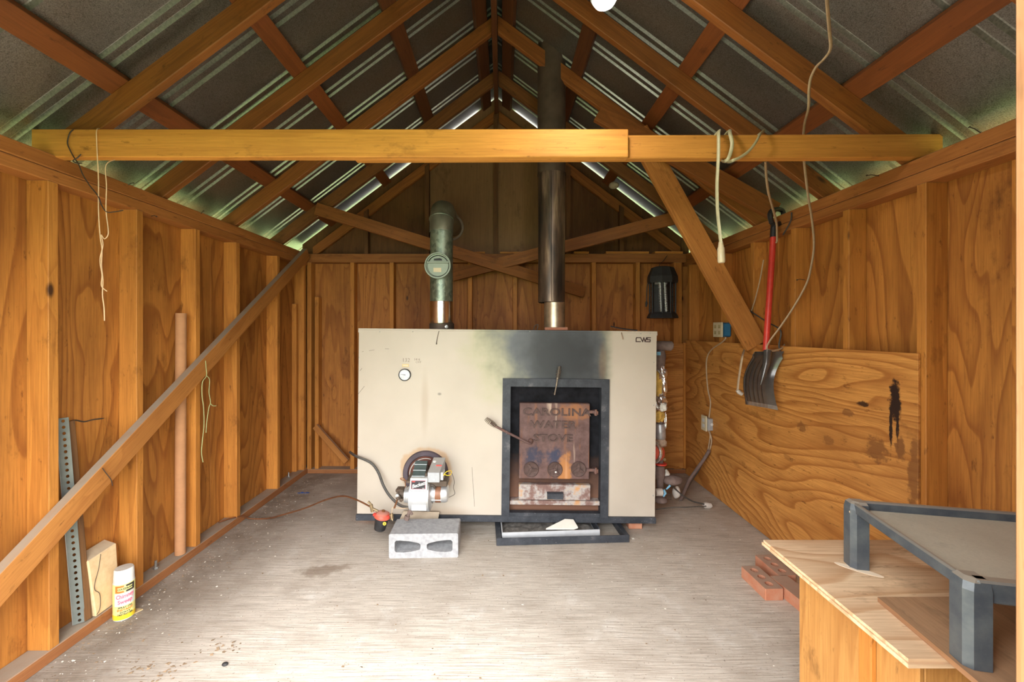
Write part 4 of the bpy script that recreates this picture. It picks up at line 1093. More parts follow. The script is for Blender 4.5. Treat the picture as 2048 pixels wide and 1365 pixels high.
def hole(xa, xb, za, zb, side):
    # rounded, tapering towards the middle web
    m = (xb-xa)
    if side < 0: pts = [(xa,za+0.012),(xa+0.008,za+0.002),(xa+m*0.3,za),(xa+m*0.65,za+0.004),(xb-0.004,za+0.016),(xb,za+0.026),(xb,zb-0.024),(xb-0.01,zb-0.016),(xa+m*0.6,zb-0.005),(xa+m*0.2,zb),(xa+0.008,zb-0.001),(xa,zb-0.01)]
    else: pts = [(xa,za+0.026),(xa+0.004,za+0.016),(xa+m*0.35,za+0.004),(xa+m*0.7,za),(xb-0.008,za+0.002),(xb,za+0.012),(xb,zb-0.01),(xb-0.008,zb-0.001),(xa+m*0.8,zb),(xa+m*0.4,zb-0.006),(xa+0.01,zb-0.018),(xa,zb-0.026)]
    return pts
mb = cored(-0.199, 0.199, 0.0, 0.140, -0.095, 0.095, [hole(-0.166,-0.018,0.033,0.102,-1), hole(0.018,0.166,0.033,0.102,1)], 0.006)
bo = mk('body', mb, M['block'], blkT, (0,0,0), None, BM)
merge(bo)

# ash frame and pan under the firebox
ang = -0.0
af = empty('angle_iron_frame', W(1126,1085,2.55), label='black angle-iron frame lying on the floor under the firebox door', cat='frame')
A = W(993,1093,2.526); Bp = W(1259,1086,2.568); A.z = Bp.z = 0.0
d = (Bp-A).normalized(); nrm = Vector((-d.y, d.x, 0))
def fbar(p, q, w, h, z=0.0, mat='iron', name='side_bar', parent=None, c=0.002):
    p = Vector((p.x,p.y,z)); q = Vector((q.x,q.y,z)); u = (q-p).normalized(); n2 = Vector((-u.y,u.x,0))*w
    mb = MB().hexa([p,q,q+n2,p+n2,p+Vector((0,0,h)),q+Vector((0,0,h)),q+n2+Vector((0,0,h)),p+n2+Vector((0,0,h))],0,c)
    return mk(name, mb, M[mat], parent or af, (p+q)/2)
fbar(A, Bp, 0.008, 0.045, 0.001, name='front_bar')
fbar(A + nrm*0.40, A + nrm*0.008, 0.03, 0.045, 0.001)
fbar(Bp + nrm*0.008 - d*0.0, Bp + nrm*0.40 - d*0.0, 0.03, 0.045, 0.001)
pan = empty('ash_pan', A + d*0.33 + nrm*0.12, label='pale grey ash pan lying inside the black floor frame', cat='pan')
a = A + d*0.035 + nrm*0.045; b = A + d*0.655 + nrm*0.055
fbar(a, b, 0.008, 0.052, 0.006, 'ashpan', 'front_lip', pan)
fbar(a + nrm*0.27, a + nrm*0.008, 0.008, 0.05, 0.006, 'ashpan', 'side_lip', pan)
fbar(b + nrm*0.008, b + nrm*0.27, 0.008, 0.06, 0.006, 'iron', 'side_lip', pan)
bt = MB().hexa([a+Vector((0,0,.004)), b+Vector((0,0,.004)), b+nrm*.27+Vector((0,0,.004)), a+nrm*.27+Vector((0,0,.004)), a+Vector((0,0,.008)), b+Vector((0,0,.008)), b+nrm*.27+Vector((0,0,.008)), a+nrm*.27+Vector((0,0,.008))])
mk('bottom_sheet', bt, M['ashpan'], pan, (a+b)/2)
ashm = MB(); nx, ny = 36, 14; vs=[]; fs=[]
for i in range(nx+1):
    for j in range(ny+1):
        p = a + (b-a)*(0.01+0.97*i/nx) + nrm*(0.012+0.24*j/ny)
        edge = min(i, nx-i, j, ny-j)
        hgt = 0.010 + min(edge,2)*0.006 + 0.012*mnoise.noise(p*18) + 0.006*mnoise.noise(p*60)
        vs.append((p.x,p.y,max(0.009,hgt)))
for i in range(nx):
    for j in range(ny):
        k=i*(ny+1)+j; fs.append((k,k+ny+1,k+ny+2,k+1))
ashm.add(vs, fs, 0, True)
tag(mk('ash', ashm, M['ash'], None, (a+b)/2), 'grey ash spread in the pan under the firebox', 'ash', kind='stuff')
# shard of whitish board in the ash
q = [W(1092,1060,2.60), W(1148,1060,2.61), W(1156,1057,2.62), W(1147,1042,2.66), W(1130,1041,2.66)]
mb = MB().prism(q, (0,0.004,0.006))
tag(mk('board_shard', mb, M['shard'], None, q[1]), 'whitish five-sided shard standing in the ash pan', 'shard')
tag(mk('paper_bit', MB().box((0.818,2.61,0.0005),(0.832,2.624,0.003)), M['whitechip'], None, (0.825,2.617,0)), 'tiny white square scrap right of the floor frame', 'scrap')

# ---------------------------------------------------------------- flues
YFL = 2.86
fl = empty('galvanised_duct', W(882,659,YFL), label='grey spangled duct rising at the stove\'s left with round draught regulator', cat='duct')
R6 = 0.079
cx = W(883,659,YFL).x
z = lambda py: H - (py-660)*YFL/F
mk('base_collar', MB().lathe((cx+0.002,YFL,z(659)),(0,0,1),[(R6+0.006,0),(R6+0.006,z(645)-z(659)-0.01),(R6-0.004,z(645)-z(659))],32), M['darkflue'], fl, (cx,YFL,z(660)))
q = W(893,654,YFL-0.075)
mk('clip', MB().lathe(q,(0.2,-1,0),[(0.012,0),(0.012,0.004),(0.001,0.006)],6), M['steel'], fl, q)
mk('bright_section', MB().lathe((cx-0.001,YFL,z(649)),(0,0,1),[(R6,0),(R6+0.002,0.01),(R6+0.002,z(604)-z(649)),(R6-0.002,z(603)-z(649))],36), M['chrome'], fl, (cx,YFL,z(625)))
mk('duct_section', MB().lathe((cx,YFL,z(606)),(0,0,1),[(R6-0.001,0),(R6-0.001,z(466)-z(606)),(R6+0.003,z(465.5)-z(606)),(R6+0.003,z(464)-z(606))],36), M['galv'], fl, (cx,YFL,z(540)))
mk('seam_ring', MB().lathe((cx,YFL,z(466)),(0,0,1),[(R6,0),(R6+0.004,0.001),(R6+0.004,0.005),(R6,0.006)],36), M['galv'], fl, (cx,YFL,z(466)))
# elbow of three gores turning to the wall
pts = [Vector((cx,YFL,z(466))), Vector((cx,YFL,z(441))), Vector((cx,YFL+0.055,z(420))), Vector((cx-0.005,YFL+0.16,z(412))), Vector((cx-0.03,3.85,2.27))]
elb = MB()
def ringpts(c, t, r, n=32):
    t = t.normalized(); a = Vector((1,0,0)); a = (a - t*a.dot(t)).normalized(); b = t.cross(a)
    return [c + (a*math.cos(2*PI*k/n)+b*math.sin(2*PI*k/n))*r for k in range(n)]
ts = [Vector((0,0,1)), Vector((0,0.35,1)), Vector((0,0.9,0.6)), Vector((-0.02,1,0.2)), Vector((-0.02,1,0.15))]
rings = [ringpts(c, t, R6+0.003) for c, t in zip(pts, ts)]
vs = [p for r in rings for p in r]; fs = []
for i in range(len(rings)-1):
    for k in range(32): fs.append((i*32+k, i*32+(k+1)%32, (i+1)*32+(k+1)%32, (i+1)*32+k))
elb.add(vs, fs, 0, True)
mk('elbow', elb, M['galvtop'], fl, pts[1])
for i in (1,):
    r_ = ringpts(pts[i], ts[i], R6+0.005, 32); r_.append(r_[0])
    mk('seam_ring', MB().tube(r_, 0.0028, 5, cap=False), M['galv'], fl, pts[i])
fc = Vector((cx-0.005+0.03, 3.16, 2.10))
mk('thimble', MB().lathe(fc, (0,1,0.15), [(0.085,0),(0.10,0.002),(0.10,0.02),(0.085,0.022)], 32), M['darkflue'], fl, fc)
# draught regulator: tee stub, rim and swinging plate
rc = W(875,531,YFL-0.125)
n_ = Vector((0,-1,0))
reg = mk('regulator', MB().lathe(rc+Vector((0,0.07,0)), n_, [(0.072,-0.02),(0.072,0.05),(0.083,0.052),(0.086,0.060),(0.088,0.066),(0.086,0.070),(0.079,0.070),(0.077,0.060),(0.077,0.030)], 48), M['window'], fl, rc)
mk('stub', MB().cyl(Vector((cx,YFL,rc.z)), rc+Vector((0.002,0.052,0)), 0.070, n=32), M['galv'], fl, rc)
# plates: lower disc segment, upper segment, cross bar, weight slot, label
def seg(zlo, zhi, r, y, flip=False):
    pts=[]; n=40
    for k in range(n):
        q=2*PI*k/n; X_=math.cos(q)*r; Z_=math.sin(q)*r
        Z_=max(zlo,min(zhi,Z_)); pts.append((rc.x+X_, y, rc.z+Z_))
    out=[]
    for p in pts:
        if not out or (Vector(p)-Vector(out[-1])).length>1e-5: out.append(p)
    return out
mk('backing', MB().prism(seg(-1,1,0.078,rc.y+0.045), (0,0.003,0)), M['black'], reg, rc)
mk('gate', MB().prism(seg(-1,0.016,0.069,rc.y+0.018), (0,0.004,0)), M['window'], reg, rc)
mk('gate', MB().prism(seg(0.030,0.066,0.066,rc.y+0.026), (0,0.004,0)), M['window'], reg, rc)
mk('cross_bar', MB().box((rc.x-0.074,rc.y+0.006,rc.z+0.016),(rc.x+0.074,rc.y+0.016,rc.z+0.028),0,0.002), M['window'], reg, rc)
mb = MB(); mb.prism([(rc.x-0.028,rc.y+0.024,rc.z+0.036),(rc.x+0.026,rc.y+0.024,rc.z+0.036),(rc.x+0.026,rc.y+0.024,rc.z+0.045),(rc.x+0.012,rc.y+0.024,rc.z+0.052),(rc.x-0.006,rc.y+0.024,rc.z+0.050),(rc.x-0.028,rc.y+0.024,rc.z+0.048)], (0,0.003,0))
mk('weight_slot', mb, M['ink'], reg, rc)
mk('paper_label', MB().box((rc.x-0.030,rc.y+0.0165,rc.z-0.042),(rc.x+0.022,rc.y+0.018,rc.z-0.014)), M['ivory'], reg, rc)

fr_ = empty('smoke_flue', W(1105,658,YFL), label='tall sooty brown smoke flue rising from the stove\'s right through the roof', cat='flue')
cx2 = W(1103,500,YFL).x; R8 = 0.092
mk('lower_section', MB().lathe((W(1109,640,YFL).x,YFL,z(661)),(0,0,1),[(0.072,0),(0.072,z(600)-z(661))],32), M['chrome'] if False else plain('worn_bright_steel', (0.46,0.38,0.28), 0.38, 0.85, 0.25, 14), fr_, (cx2,YFL,z(630)))
mb = MB(); qx = W(1103,655,YFL)
mb.box((W(1087,0,YFL).x,YFL-0.088,z(661)),(W(1132,0,YFL).x,YFL-0.06,z(655)),0,0.004)
mk('crumbled_cement', mb, M['brick'], fr_, qx)
mk('outer_section', MB().lathe((cx2,YFL,z(606)),(0,0,1),[(R8-0.006,0),(R8,0.004),(R8,z(350)-z(606)),(R8+0.003,z(349.5)-z(606))],40), M['flue'], fr_, (cx2,YFL,z(480)))
mk('upper_section', MB().lathe((cx2,YFL,z(351)),(0,0,1),[(R8+0.004,0),(R8+0.004,1.35)],40), M['darkflue'], fr_, (cx2,YFL,z(200)))
mk('seam', MB().cyl((cx2-0.012,YFL-R8-0.001,z(604)),(cx2-0.012,YFL-R8-0.001,z(352)),0.002,n=5), M['flue'], fr_, (cx2,YFL,z(480)))
# odds and ends lying on the stove top
mb = MB().tube(smooth_path([W(1221,653,2.80), W(1240,657,2.78), W(1262,660,2.75), W(1275,661,2.74)]), 0.006, 6, flat=0.5)
tag(mk('metal_strap', mb, M['black'], None, W(1240,657,2.8)), 'dark metal strap lying on the stove top near its right end', 'strap')
mb = MB().tube(smooth_path([W(1243,663,2.72), W(1243,668,2.69), W(1246,680,2.688)]), [0.0035]*12+[0.001], 6)
tag(mk('wire_stub', mb, M['tanfoam'], None, W(1243,665,2.7)), 'short brown strip hanging over the stove\'s top edge left of the maker\'s letters', 'strip')
mb = MB().tube(smooth_path([W(1067,661,2.75), W(1070,652,2.75), W(1076,650,2.75), W(1074,660,2.75)]), 0.003, 6)
tag(mk('wire_loop', mb, M['wire'], None, W(1070,658,2.75)), 'small bent wire on the stove top left of the smoke flue', 'wire')

# ---------------------------------------------------------------- bench, cart frame and boards at the right
BT = 0.600
bench = empty('workbench', (1.31, 1.1, 0), label='plywood workbench in the right front corner with pale worn top', cat='bench')
def slab_poly(name, pts, z0, z1, mat, parent, axis=None, origin=None):
    mb = MB().prism([(x, y, z0) for x, y in pts], (0, 0, z1-z0))
    o = origin or (sum(p[0] for p in pts)/len(pts), sum(p[1] for p in pts)/len(pts), (z0+z1)/2)
    return mk(name, mb, mat, parent, o, frame_for(axis, (0,0,1)) if axis else None)
slab_poly('top', [(0.886,0.905),(1.674,0.905),(1.674,1.417),(0.893,1.417)], BT-0.008, BT, M['bench'], bench, (1,0,0))
slab_poly('top_underlayer', [(0.882,0.901),(1.674,0.901),(1.674,1.420),(0.889,1.420)], BT-0.018, BT-0.0085, M['bench'], bench, (1,0,0))
blk('side_panel', (0.940, 0.935, 0.0), (0.952, 1.313, BT-0.019), M['benchside'], bench)
blk('front_panel', (0.953, 0.935, 0.0), (1.66, 0.947, BT-0.019), M['benchside'], bench)
blk('leg', (0.925, 1.040, 0.0), (0.9395, 1.078, BT-0.019), M['stud'], bench)
blk('back_panel', (0.953, 1.300, 0.0), (1.66, 1.312, BT-0.019), M['benchside'], bench)
# oval repair plug in the top veneer
mb = MB(); n=28
pc_ = Vector((1.065, 1.24, BT+0.0003)); u = Vector((0.73,-0.68,0)); v = Vector((0.68,0.73,0))
mb.prism([pc_ + u*math.cos(2*PI*k/n)*0.058*(1 if abs(math.cos(2*PI*k/n))<0.9 else 0.98) + v*math.sin(2*PI*k/n)*0.014 for k in range(n)], (0,0,0.0006))
mk('veneer_plug', mb, plain('pale_plug', (0.92,0.76,0.58), 0.6, 0, 0.04), bench, pc_)
brd = slab_poly('brown_board', [(0.990,1.094),(1.62,1.10),(1.62,0.72),(0.945,0.70),(0.952,0.82)], BT+0.001, BT+0.013, M['brownboard'], None, (0.1,1,0))
tag(brd, 'brown dusty offcut board lying on the workbench top under the cart frame', 'board')

th = math.radians(-12.5)
cart = empty('cart_frame', (1.058, 1.285, BT+0.0005), rz=th, label='blue-black metal cart frame with dusty grey tray standing on the workbench', cat='cart')
CM = world_of(cart)
Wc, Lc, Hc, T = 0.575, 0.435, 0.197, 0.044   # width (x), length towards the camera (-y), height, tube
def leg(x, y, z0=0.0):
    mb = MB()
    c = 0.012
    # square tube with a chamfered outer corner, rounded into the top
    for (za, zb, sh0, sh1) in ((z0, Hc-0.022, 0, 0), (Hc-0.022, Hc-0.006, 0, 0.004), (Hc-0.006, Hc, 0.004, 0.014)):
        def ring(s): return [(x+s+c, y-T+s), (x+T, y-T+s), (x+T, y), (x+s, y), (x+s, y-T+c+s)]
        mb.add([(a,b,za) for a,b in ring(sh0)] + [(a,b,zb) for a,b in ring(sh1)],
               [(0,1,2,3,4)[::-1], (5,6,7,8,9)] + [(i,(i+1)%5,5+(i+1)%5,5+i) for i in range(5)])
    return mk('leg', mb, M['cartblue'], cart, (x+T/2, y-T/2, 0.1), None, CM)
leg(0.0, 0.0); leg(0.0, -Lc+T, 0.0132)
leg(Wc-T, 0.0, 0.0); leg(Wc-T, -Lc+T, 0.0132)
def rail(lo, hi, mi=M['cartblue']): return mk('rail', MB().box(lo, hi, 0, 0.004), mi, cart, (Vector(lo)+Vector(hi))/2, None, CM)
rail((T*0.5, -0.020, Hc-0.042), (Wc-T*0.5, -0.002, Hc-0.001))
rail((0.010, -Lc+T, Hc-0.034), (0.024, -0.012, Hc-0.003))
rail((T*0.5, -Lc+0.004, Hc-0.046), (Wc-T*0.5, -Lc+0.030, Hc))
rail((Wc-0.024, -Lc+T, Hc-0.036), (Wc-0.008, -0.012, Hc-0.002))
mk('tray', MB().box((0.025, -Lc+0.031, Hc-0.030), (Wc-0.025, -0.021, Hc-0.025)), M['traysheet'], cart, (Wc/2, -Lc/2, Hc-0.02), None, CM)
# pieces of string and web caught on it
st = MB().tube(smooth_path([W(1707,1008,1.262), W(1705,1018,1.258), W(1699,1024,1.255), W(1704,1031,1.255), W(1703,1037,1.255)],5), 0.0012, 5)
tag(mk('string_scrap', st, M['string'], None, W(1704,1020,1.26)), 'little pale string scrap on the cart frame\'s far corner', 'string')

# loose cored bricks behind the bench
def brick_at(cx_, cy_, rz, holes, label, z0=0.001):
    e = empty('loose_brick', (cx_, cy_, z0), rz=rz, label=label, cat='brick')
    bmx = world_of(e)
    L_, w_, h_ = 0.195, 0.090, 0.057
    hl = []
    if holes:
        for k in (-1, 0, 1):
            hl.append([(0.019*math.cos(q*2*PI/12), k*0.058+0.019*math.sin(q*2*PI/12)) for q in range(12)])
    mb = cored(-w_/2, w_/2, -L_/2, L_/2, 0, h_, hl, 0.003)   # built along y, turned upright below
    mb.v = [Vector((v.x, v.z, v.y)) for v in mb.v]
    o = mk('body', mb, M['brick'], e, (0,0,0), None, bmx)
    merge(o)
    return e
brick_at(1.322, 2.115, 0.03, True, 'cored orange brick nearest the stove on the floor behind the workbench')
brick_at(1.425, 2.03, 0.10, False, 'plain-topped orange brick next to the bench, half hidden by it')
brick_at(1.462, 2.225, 0.02, True, 'cored brick behind the others, mostly hidden by the workbench corner')

# ---------------------------------------------------------------- shovel, outlets, cords, zapper at the right
YS = 2.47
sh = empty('snow_shovel', W(1545,440,2.50), label='red-handled shovel with smoky dark blade hanging on the right wall', cat='shovel')
h0 = W(1547,470,2.485); h1 = W(1531.5,702,2.44)
hx = (h1-h0)
mk('handle', MB().cyl(h0, h1, 0.0165, n=16), M['red'], sh, (h0+h1)/2)
mk('ferrule', MB().cyl(W(1548.5,447,2.49), W(1546.6,475,2.484), 0.0185, n=16), M['blackplastic'], sh, h0)
g0 = W(1548,448,2.49)
gp = [W(1543,445,2.46), W(1540,430,2.44), W(1545,421,2.48), W(1558,419,2.54), W(1566,424,2.56), W(1566,438,2.56), W(1558,448,2.52)]
mk('grip', MB().tube(smooth_path(gp+[W(1549,450,2.49), gp[0]],5), 0.014, 8), M['blackplastic'], sh, g0)
# scoop: ribbed, curved towards the room, sides turned up
sv = []; sf = []; nu, nv = 28, 16
top_c = W(1529,703,2.46); bot_c = W(1513,812,2.40)
wd_ = Vector((0.97, 0.24, 0)).normalized()
for j in range(nv+1):
    v = j/nv
    c0 = top_c.lerp(bot_c, v) + Vector((-0.01*v, -0.02+0.075*math.sin(PI*v), 0))*1.0
    hw = 0.106 + 0.0*v
    for i in range(nu+1):
        u_ = -1 + 2*i/nu
        rib = 0.006*abs(math.sin((u_*3.5)*PI/1.0))**0.7 * (1 if abs(u_) < 0.86 else 0) * min(1, v*4) * (1 if v < 0.9 else (1-v)*10)
        side = 0.05*max(0, abs(u_)-0.72)/0.28
        nrm_ = Vector((0.36,-0.93,0)).normalized()
        sag = 0.012*(1-u_*u_)*0
        low = Vector((0,0,-0.02*u_*v))
        sv.append(c0 + wd_*u_*hw*(1-0.10*max(0,abs(u_)-0.75)) + nrm_*(side*(0.75 if v>0.1 else 0.4) + rib) + low)
k = len(sv); nb = Vector((-0.36,0.93,0)).normalized()*0.004
sv += [p+nb for p in sv[:k]]
for j in range(nv):
    for i in range(nu):
        a = j*(nu+1)+i
        sf.append((a,a+1,a+nu+2,a+nu+1)); sf.append((k+a,k+a+nu+1,k+a+nu+2,k+a+1))
per = [i for i in range(nu+1)] + [j*(nu+1)+nu for j in range(1,nv+1)] + [nv*(nu+1)+i for i in range(nu-1,-1,-1)] + [j*(nu+1) for j in range(nv-1,0,-1)]
for a, b in zip(per, per[1:]+per[:1]): sf.append((a, k+a, k+b, b))
blade = mk('blade', MB().add(sv, sf, 0, True), M['shovel'], sh, top_c)
e0 = top_c + Vector((0.0,-0.03,0.004)); e1 = top_c.lerp(bot_c,0.62)+Vector((0,-0.010,0))
mk('socket', MB().tube([e0, e0.lerp(e1,0.4)+Vector((0,-0.012,0)), e1], [0.022,0.019,0.004], 12), M['shovel'], sh, e0)
wear = MB()
wv = [sv[nv*(nu+1)+i] for i in range(nu+1)]; wv2 = [sv[(nv-1)*(nu+1)+i] for i in range(nu+1)]
off = Vector((0.36,-0.93,0)).normalized()*0.0015
wear.add([p+off for p in wv]+[p+off for p in wv2]+[p-off*2 for p in wv]+[p-off*2 for p in wv2],
   [(i,i+1,nu+1+i+1,nu+1+i) for i in range(nu)])
mk('worn_edge', wear, M['shoveledge'], blade, bot_c)

# outlets
def outlet_grid(px0, px1, y0, y1, X, rows, cols, parent):
    pass
ob = empty('outlet_box', (1.70, 3.18, 1.32), label='blue plastic outlet box with ivory four-socket plate on the far right stud', cat='outlet')
mk('box', MB().box((1.671,3.163,1.263),(1.752,3.199,1.372),0,0.010), M['bluebox'], ob, (1.71,3.18,1.32))
pm = MB().box((1.659,3.135,1.262),(1.671,3.262,1.375),0,0.002)
pl_ = mk('cover_plate', pm, M['ivory'], ob, (1.665,3.2,1.32))
for yy in (3.168, 3.228):
    for zz in (1.295, 1.342):
        mk('socket', MB().box((1.6565,yy-0.015,zz-0.013),(1.659,yy+0.015,zz+0.013),0,0.0008), M['ivorydark'], pl_, (1.657,yy,zz))
ob2 = empty('outlet_box', (1.66, 3.36, 1.07-0.52), label='grey steel outlet box with ivory plate low on the right lining sheet', cat='outlet')
zc = H - (847.5-660)*3.34/F
mk('box', MB().box((1.643,3.30,zc-0.050),(1.6785,3.40,zc+0.045),0,0.003), M['boxgrey'], ob2, (1.66,3.34,zc))
pl2 = mk('cover_plate', MB().box((1.632,3.322,zc-0.062),(1.643,3.402,zc+0.060),0,0.002), M['ivory'], ob2, (1.637,3.36,zc))
for dz in (-0.022, 0.022):
    mk('socket', MB().box((1.6305,3.345,zc+dz-0.014),(1.632,3.378,zc+dz+0.014),0,0.0006), M['white'], pl2, (1.631,3.36,zc+dz))
mk('knockout', MB().lathe((1.668,3.30,zc),(0,-1,0),[(0.011,0),(0.011,0.003),(0.001,0.003)],10), M['white'], ob2, (1.668,3.3,zc))

def wallpt(px, py, X=1.668): return WL(px, py, X)
c1 = tag(mk('wall_cable', MB().tube(smooth_path([Vector((1.70,3.17,1.262)), wallpt(1452,676,1.672), wallpt(1444,685,1.672), wallpt(1424,699,1.672), wallpt(1414,716,1.672), wallpt(1413,745,1.672), wallpt(1416,780,1.672), wallpt(1421,806,1.672), Vector((1.668,3.345,zc+0.046))],6), 0.0052, 8), M['beigecord'], None, wallpt(1414,745)),
    'beige cable between the blue and the grey outlet boxes', 'cable')
c2 = tag(mk('wall_cable', MB().tube(smooth_path([Vector((1.668,3.345,zc-0.050)), wallpt(1423,880), wallpt(1420,898,1.665), wallpt(1412,914,1.660)],6), 0.0052, 8), M['beigecord'], None, wallpt(1421,880)),
    'beige cable leaving the grey outlet box into the dark conduit', 'cable')
tag(mk('wall_cable', MB().tube(smooth_path([Vector((1.655,3.36,zc-0.050)), wallpt(1420,870,1.66), wallpt(1417,895,1.66), wallpt(1415,905,1.66)],6), 0.0045, 8), M['beigecord'], None, wallpt(1420,880)),
    'shorter inner cable just below the grey outlet box', 'cable')
tag(mk('conduit', MB().tube(smooth_path([wallpt(1418,902,1.64), wallpt(1408,919,1.62), W(1393,940,3.30), W(1378,962,3.26), W(1368,985,3.22), W(1361,1001,3.20)],6), 0.013, 10), M['foam'], None, W(1390,940,3.3)),
    'thick dusty conduit slanting from the outlet down into the floor', 'conduit')
tag(mk('conduit', MB().tube(smooth_path([wallpt(1413,910,1.65), W(1396,942,3.38), W(1380,966,3.33), W(1364,998,3.24)],6), 0.008, 8), M['darkrubber'], None, W(1392,950,3.3)),
    'thin dark cable lying along the thick dusty conduit', 'cable')
# cable along the floor with a grey plug
fc_ = smooth_path([W(1342,970,2.98), W(1352,980,3.02), W(1366,992,3.03), W(1385,1003,3.05), W(1404,1008,3.05), W(1412,1011,3.06)],6)
cab = empty('extension_lead', W(1412,1011,3.06), label='black extension lead with grey plug ending on the floor by the right wall', cat='cable')
mk('cord', MB().tube(fc_, [0.006]*len(fc_), 8), M['darkrubber'], cab, fc_[0])
mk('plug', MB().tube([W(1406,1010,3.06), W(1410,1011,3.06), W(1418,1012,3.06), W(1423,1011,3.06)], [0.012,0.022,0.022,0.015], 12), M['pvc'], cab, W(1414,1011,3.06))

# hanging cords around the tie beam
yb = 1.648
tag(mk('hanging_cord', MB().tube(smooth_path([W(1660,-60,1.26), W(1656,-30,1.31), W(1654,0,1.36), W(1659,62,1.46), W(1661,97,1.51), W(1648,118,1.54), W(1633,133,1.57), W(1622,155,1.60), W(1618,180,1.62), W(1617,215,1.66), W(1609,250,1.76), W(1606,290,1.84),
        W(1609,330,1.95), W(1616,390,2.05), W(1624,440,2.15), W(1628,492,2.22), W(1622,535,2.26), W(1612,570,2.30), W(1587,615,2.36), W(1560,655,2.40), W(1540,682,2.42), W(1534,697,2.42), W(1545,702,2.44), W(1562,698,2.47), W(1569,690,2.5)],5), 0.0065, 8, flat=0.6), M['beigecord'], None, W(1620,180,1.7)),
    'long pale cord dropping from the roof behind the tie beam to the shovel', 'cord')
cordA = empty('plug_cord', W(1436,266,yb), label='pale grey cord hanging from the tie beam with a clear socket end', cat='cord')
mk('cord', MB().tube(smooth_path([Vector((0.868,1.74,2.105)), W(1437,266,yb+0.03)+Vector((0,0,0.006)), W(1437,268,yb+0.002), W(1437,300,yb), W(1436,330,yb-0.003), W(1434,370,yb-0.003), W(1435,420,yb-0.003), W(1439,460,yb-0.003), W(1442,488,yb-0.003)],5), 0.0075, 8, flat=0.62), M['clearcord'], cordA, W(1436,330,yb))
mk('socket_end', MB().tube([W(1441.5,484,yb), W(1442,494,yb), W(1442,497,yb), W(1443,522,yb), W(1443,526,yb)], [0.008,0.011,0.0135,0.0145,0.012], 10), M['brightplug'], cordA, W(1443,510,yb))
def wrap(pts, label):
    return tag(mk('wrapped_cord', MB().tube(smooth_path(pts,5), 0.0068, 8, flat=0.6), M['clearcord'], None, pts[2]), label, 'cord')
wrap([Vector((0.90,1.742,2.09)), W(1457,266,yb+0.05)+Vector((0,0,0.008)), W(1460,268,yb+0.005), W(1464,285,yb), W(1462,302,yb), W(1456,318,yb), W(1449,323,yb+0.02), W(1444,322,1.72)], 'cord loop wrapped upright over the tie beam beside the hanging socket cord')
wrap([Vector((1.02,1.742,2.09)), W(1526,266,yb+0.05)+Vector((0,0,0.006)), W(1520,269,yb+0.005), W(1512,284,yb), W(1498,302,yb), W(1480,315,yb), W(1466,321,yb), W(1457,324,yb+0.03), W(1450,322,1.72)], 'cord loop slanting down the tie beam front to the beam\'s underside')
tag(mk('hanging_cord', MB().tube(smooth_path([W(1531,322,1.80), W(1532,345,1.86), W(1536,380,1.95), W(1545,415,2.08), W(1553,445,2.22), W(1554,470,2.30), W(1554,482,2.32), W(1552,486,2.33)],5), 0.0065, 8, flat=0.6), M['beigecord'], None, W(1536,380,2)),
    'short pale cord passing in front of the shovel\'s black grip', 'cord')
tag(mk('wall_cable', MB().tube(smooth_path([wallpt(1583,425,1.675), wallpt(1581,443,1.675), wallpt(1566,470,1.675)],5), 0.004, 6), M['darkrubber'], None, wallpt(1580,440)), 'dark loop of cable behind the shovel grip', 'cable')
tag(mk('wall_cable', MB().tube(smooth_path([wallpt(1527,520,1.68), wallpt(1520,560,1.68), wallpt(1510,600,1.68), wallpt(1503,622,1.68)],5), 0.004, 6), M['beigecord'], None, wallpt(1515,580)), 'thin beige cable on the wall left of the red handle', 'cable')
tag(mk('wall_cable', MB().tube(smooth_path([wallpt(1500,622,1.675), wallpt(1518,634,1.67), wallpt(1535,645,1.66), wallpt(1557,657,1.66), wallpt(1562,668,1.66), wallpt(1558,690,1.66), wallpt(1561,705,1.66)],5), 0.0045, 6), M['darkrubber'], None, wallpt(1535,645)), 'dark cable crossing behind the red handle to the blade', 'cable')
c5 = empty('short_cord', W(1485,705,2.70), label='short beige cord with small plug hanging left of the shovel blade', cat='cord')
mk('cord', MB().tube(smooth_path([wallpt(1490,697,1.665), W(1485,712,2.70), W(1481,735,2.70), W(1477,762,2.69), W(1475,782,2.68)],5), 0.008, 8, flat=0.6), M['beigecord'], c5, W(1481,740,2.7))
mk('plug', MB().tube([W(1474,781,2.68), W(1478,785,2.68), W(1484,789,2.68)], [0.010,0.014,0.012], 10), M['pvc'], c5, W(1479,786,2.68))

# insect zapper hanging on the back wall
YZ = 3.58
zp = empty('bug_zapper', W(1326,540,YZ), label='dark lantern-shaped insect zapper hanging near the back right corner', cat='zapper')
k_ = YZ/F
c0 = W(1325,500,YZ)
zz = lambda py: H-(py-660)*k_
mb = MB()
def zring(hw, hd, z_, cx_=None):
    cx_ = c0.x if cx_ is None else cx_
    ch = 0.35
    return [Vector((cx_+a*hw, YZ+b*hd, z_)) for a, b in ((-1,-ch),(-ch,-1),(ch,-1),(1,-ch),(1,ch),(ch,1),(-ch,1),(-1,ch))]
def loft(rings, mb=None, mi=0):
    mb = mb or MB(); n = len(rings[0]); vs = [p for r in rings for p in r]; fs = []
    for i in range(len(rings)-1):
        for k in range(n): fs.append((i*n+k, i*n+(k+1)%n, (i+1)*n+(k+1)%n, (i+1)*n+k))
    fs.append(list(range(n))[::-1]); fs.append([(len(rings)-1)*n+k for k in range(n)])
    return mb.add(vs, fs, mi)
mk('roof_cap', loft([zring(0.116,0.10,zz(567)), zring(0.120,0.105,zz(563)), zring(0.119,0.10,zz(554)), zring(0.088,0.075,zz(536)), zring(0.06,0.05,zz(534))]), M['black'], zp, c0)
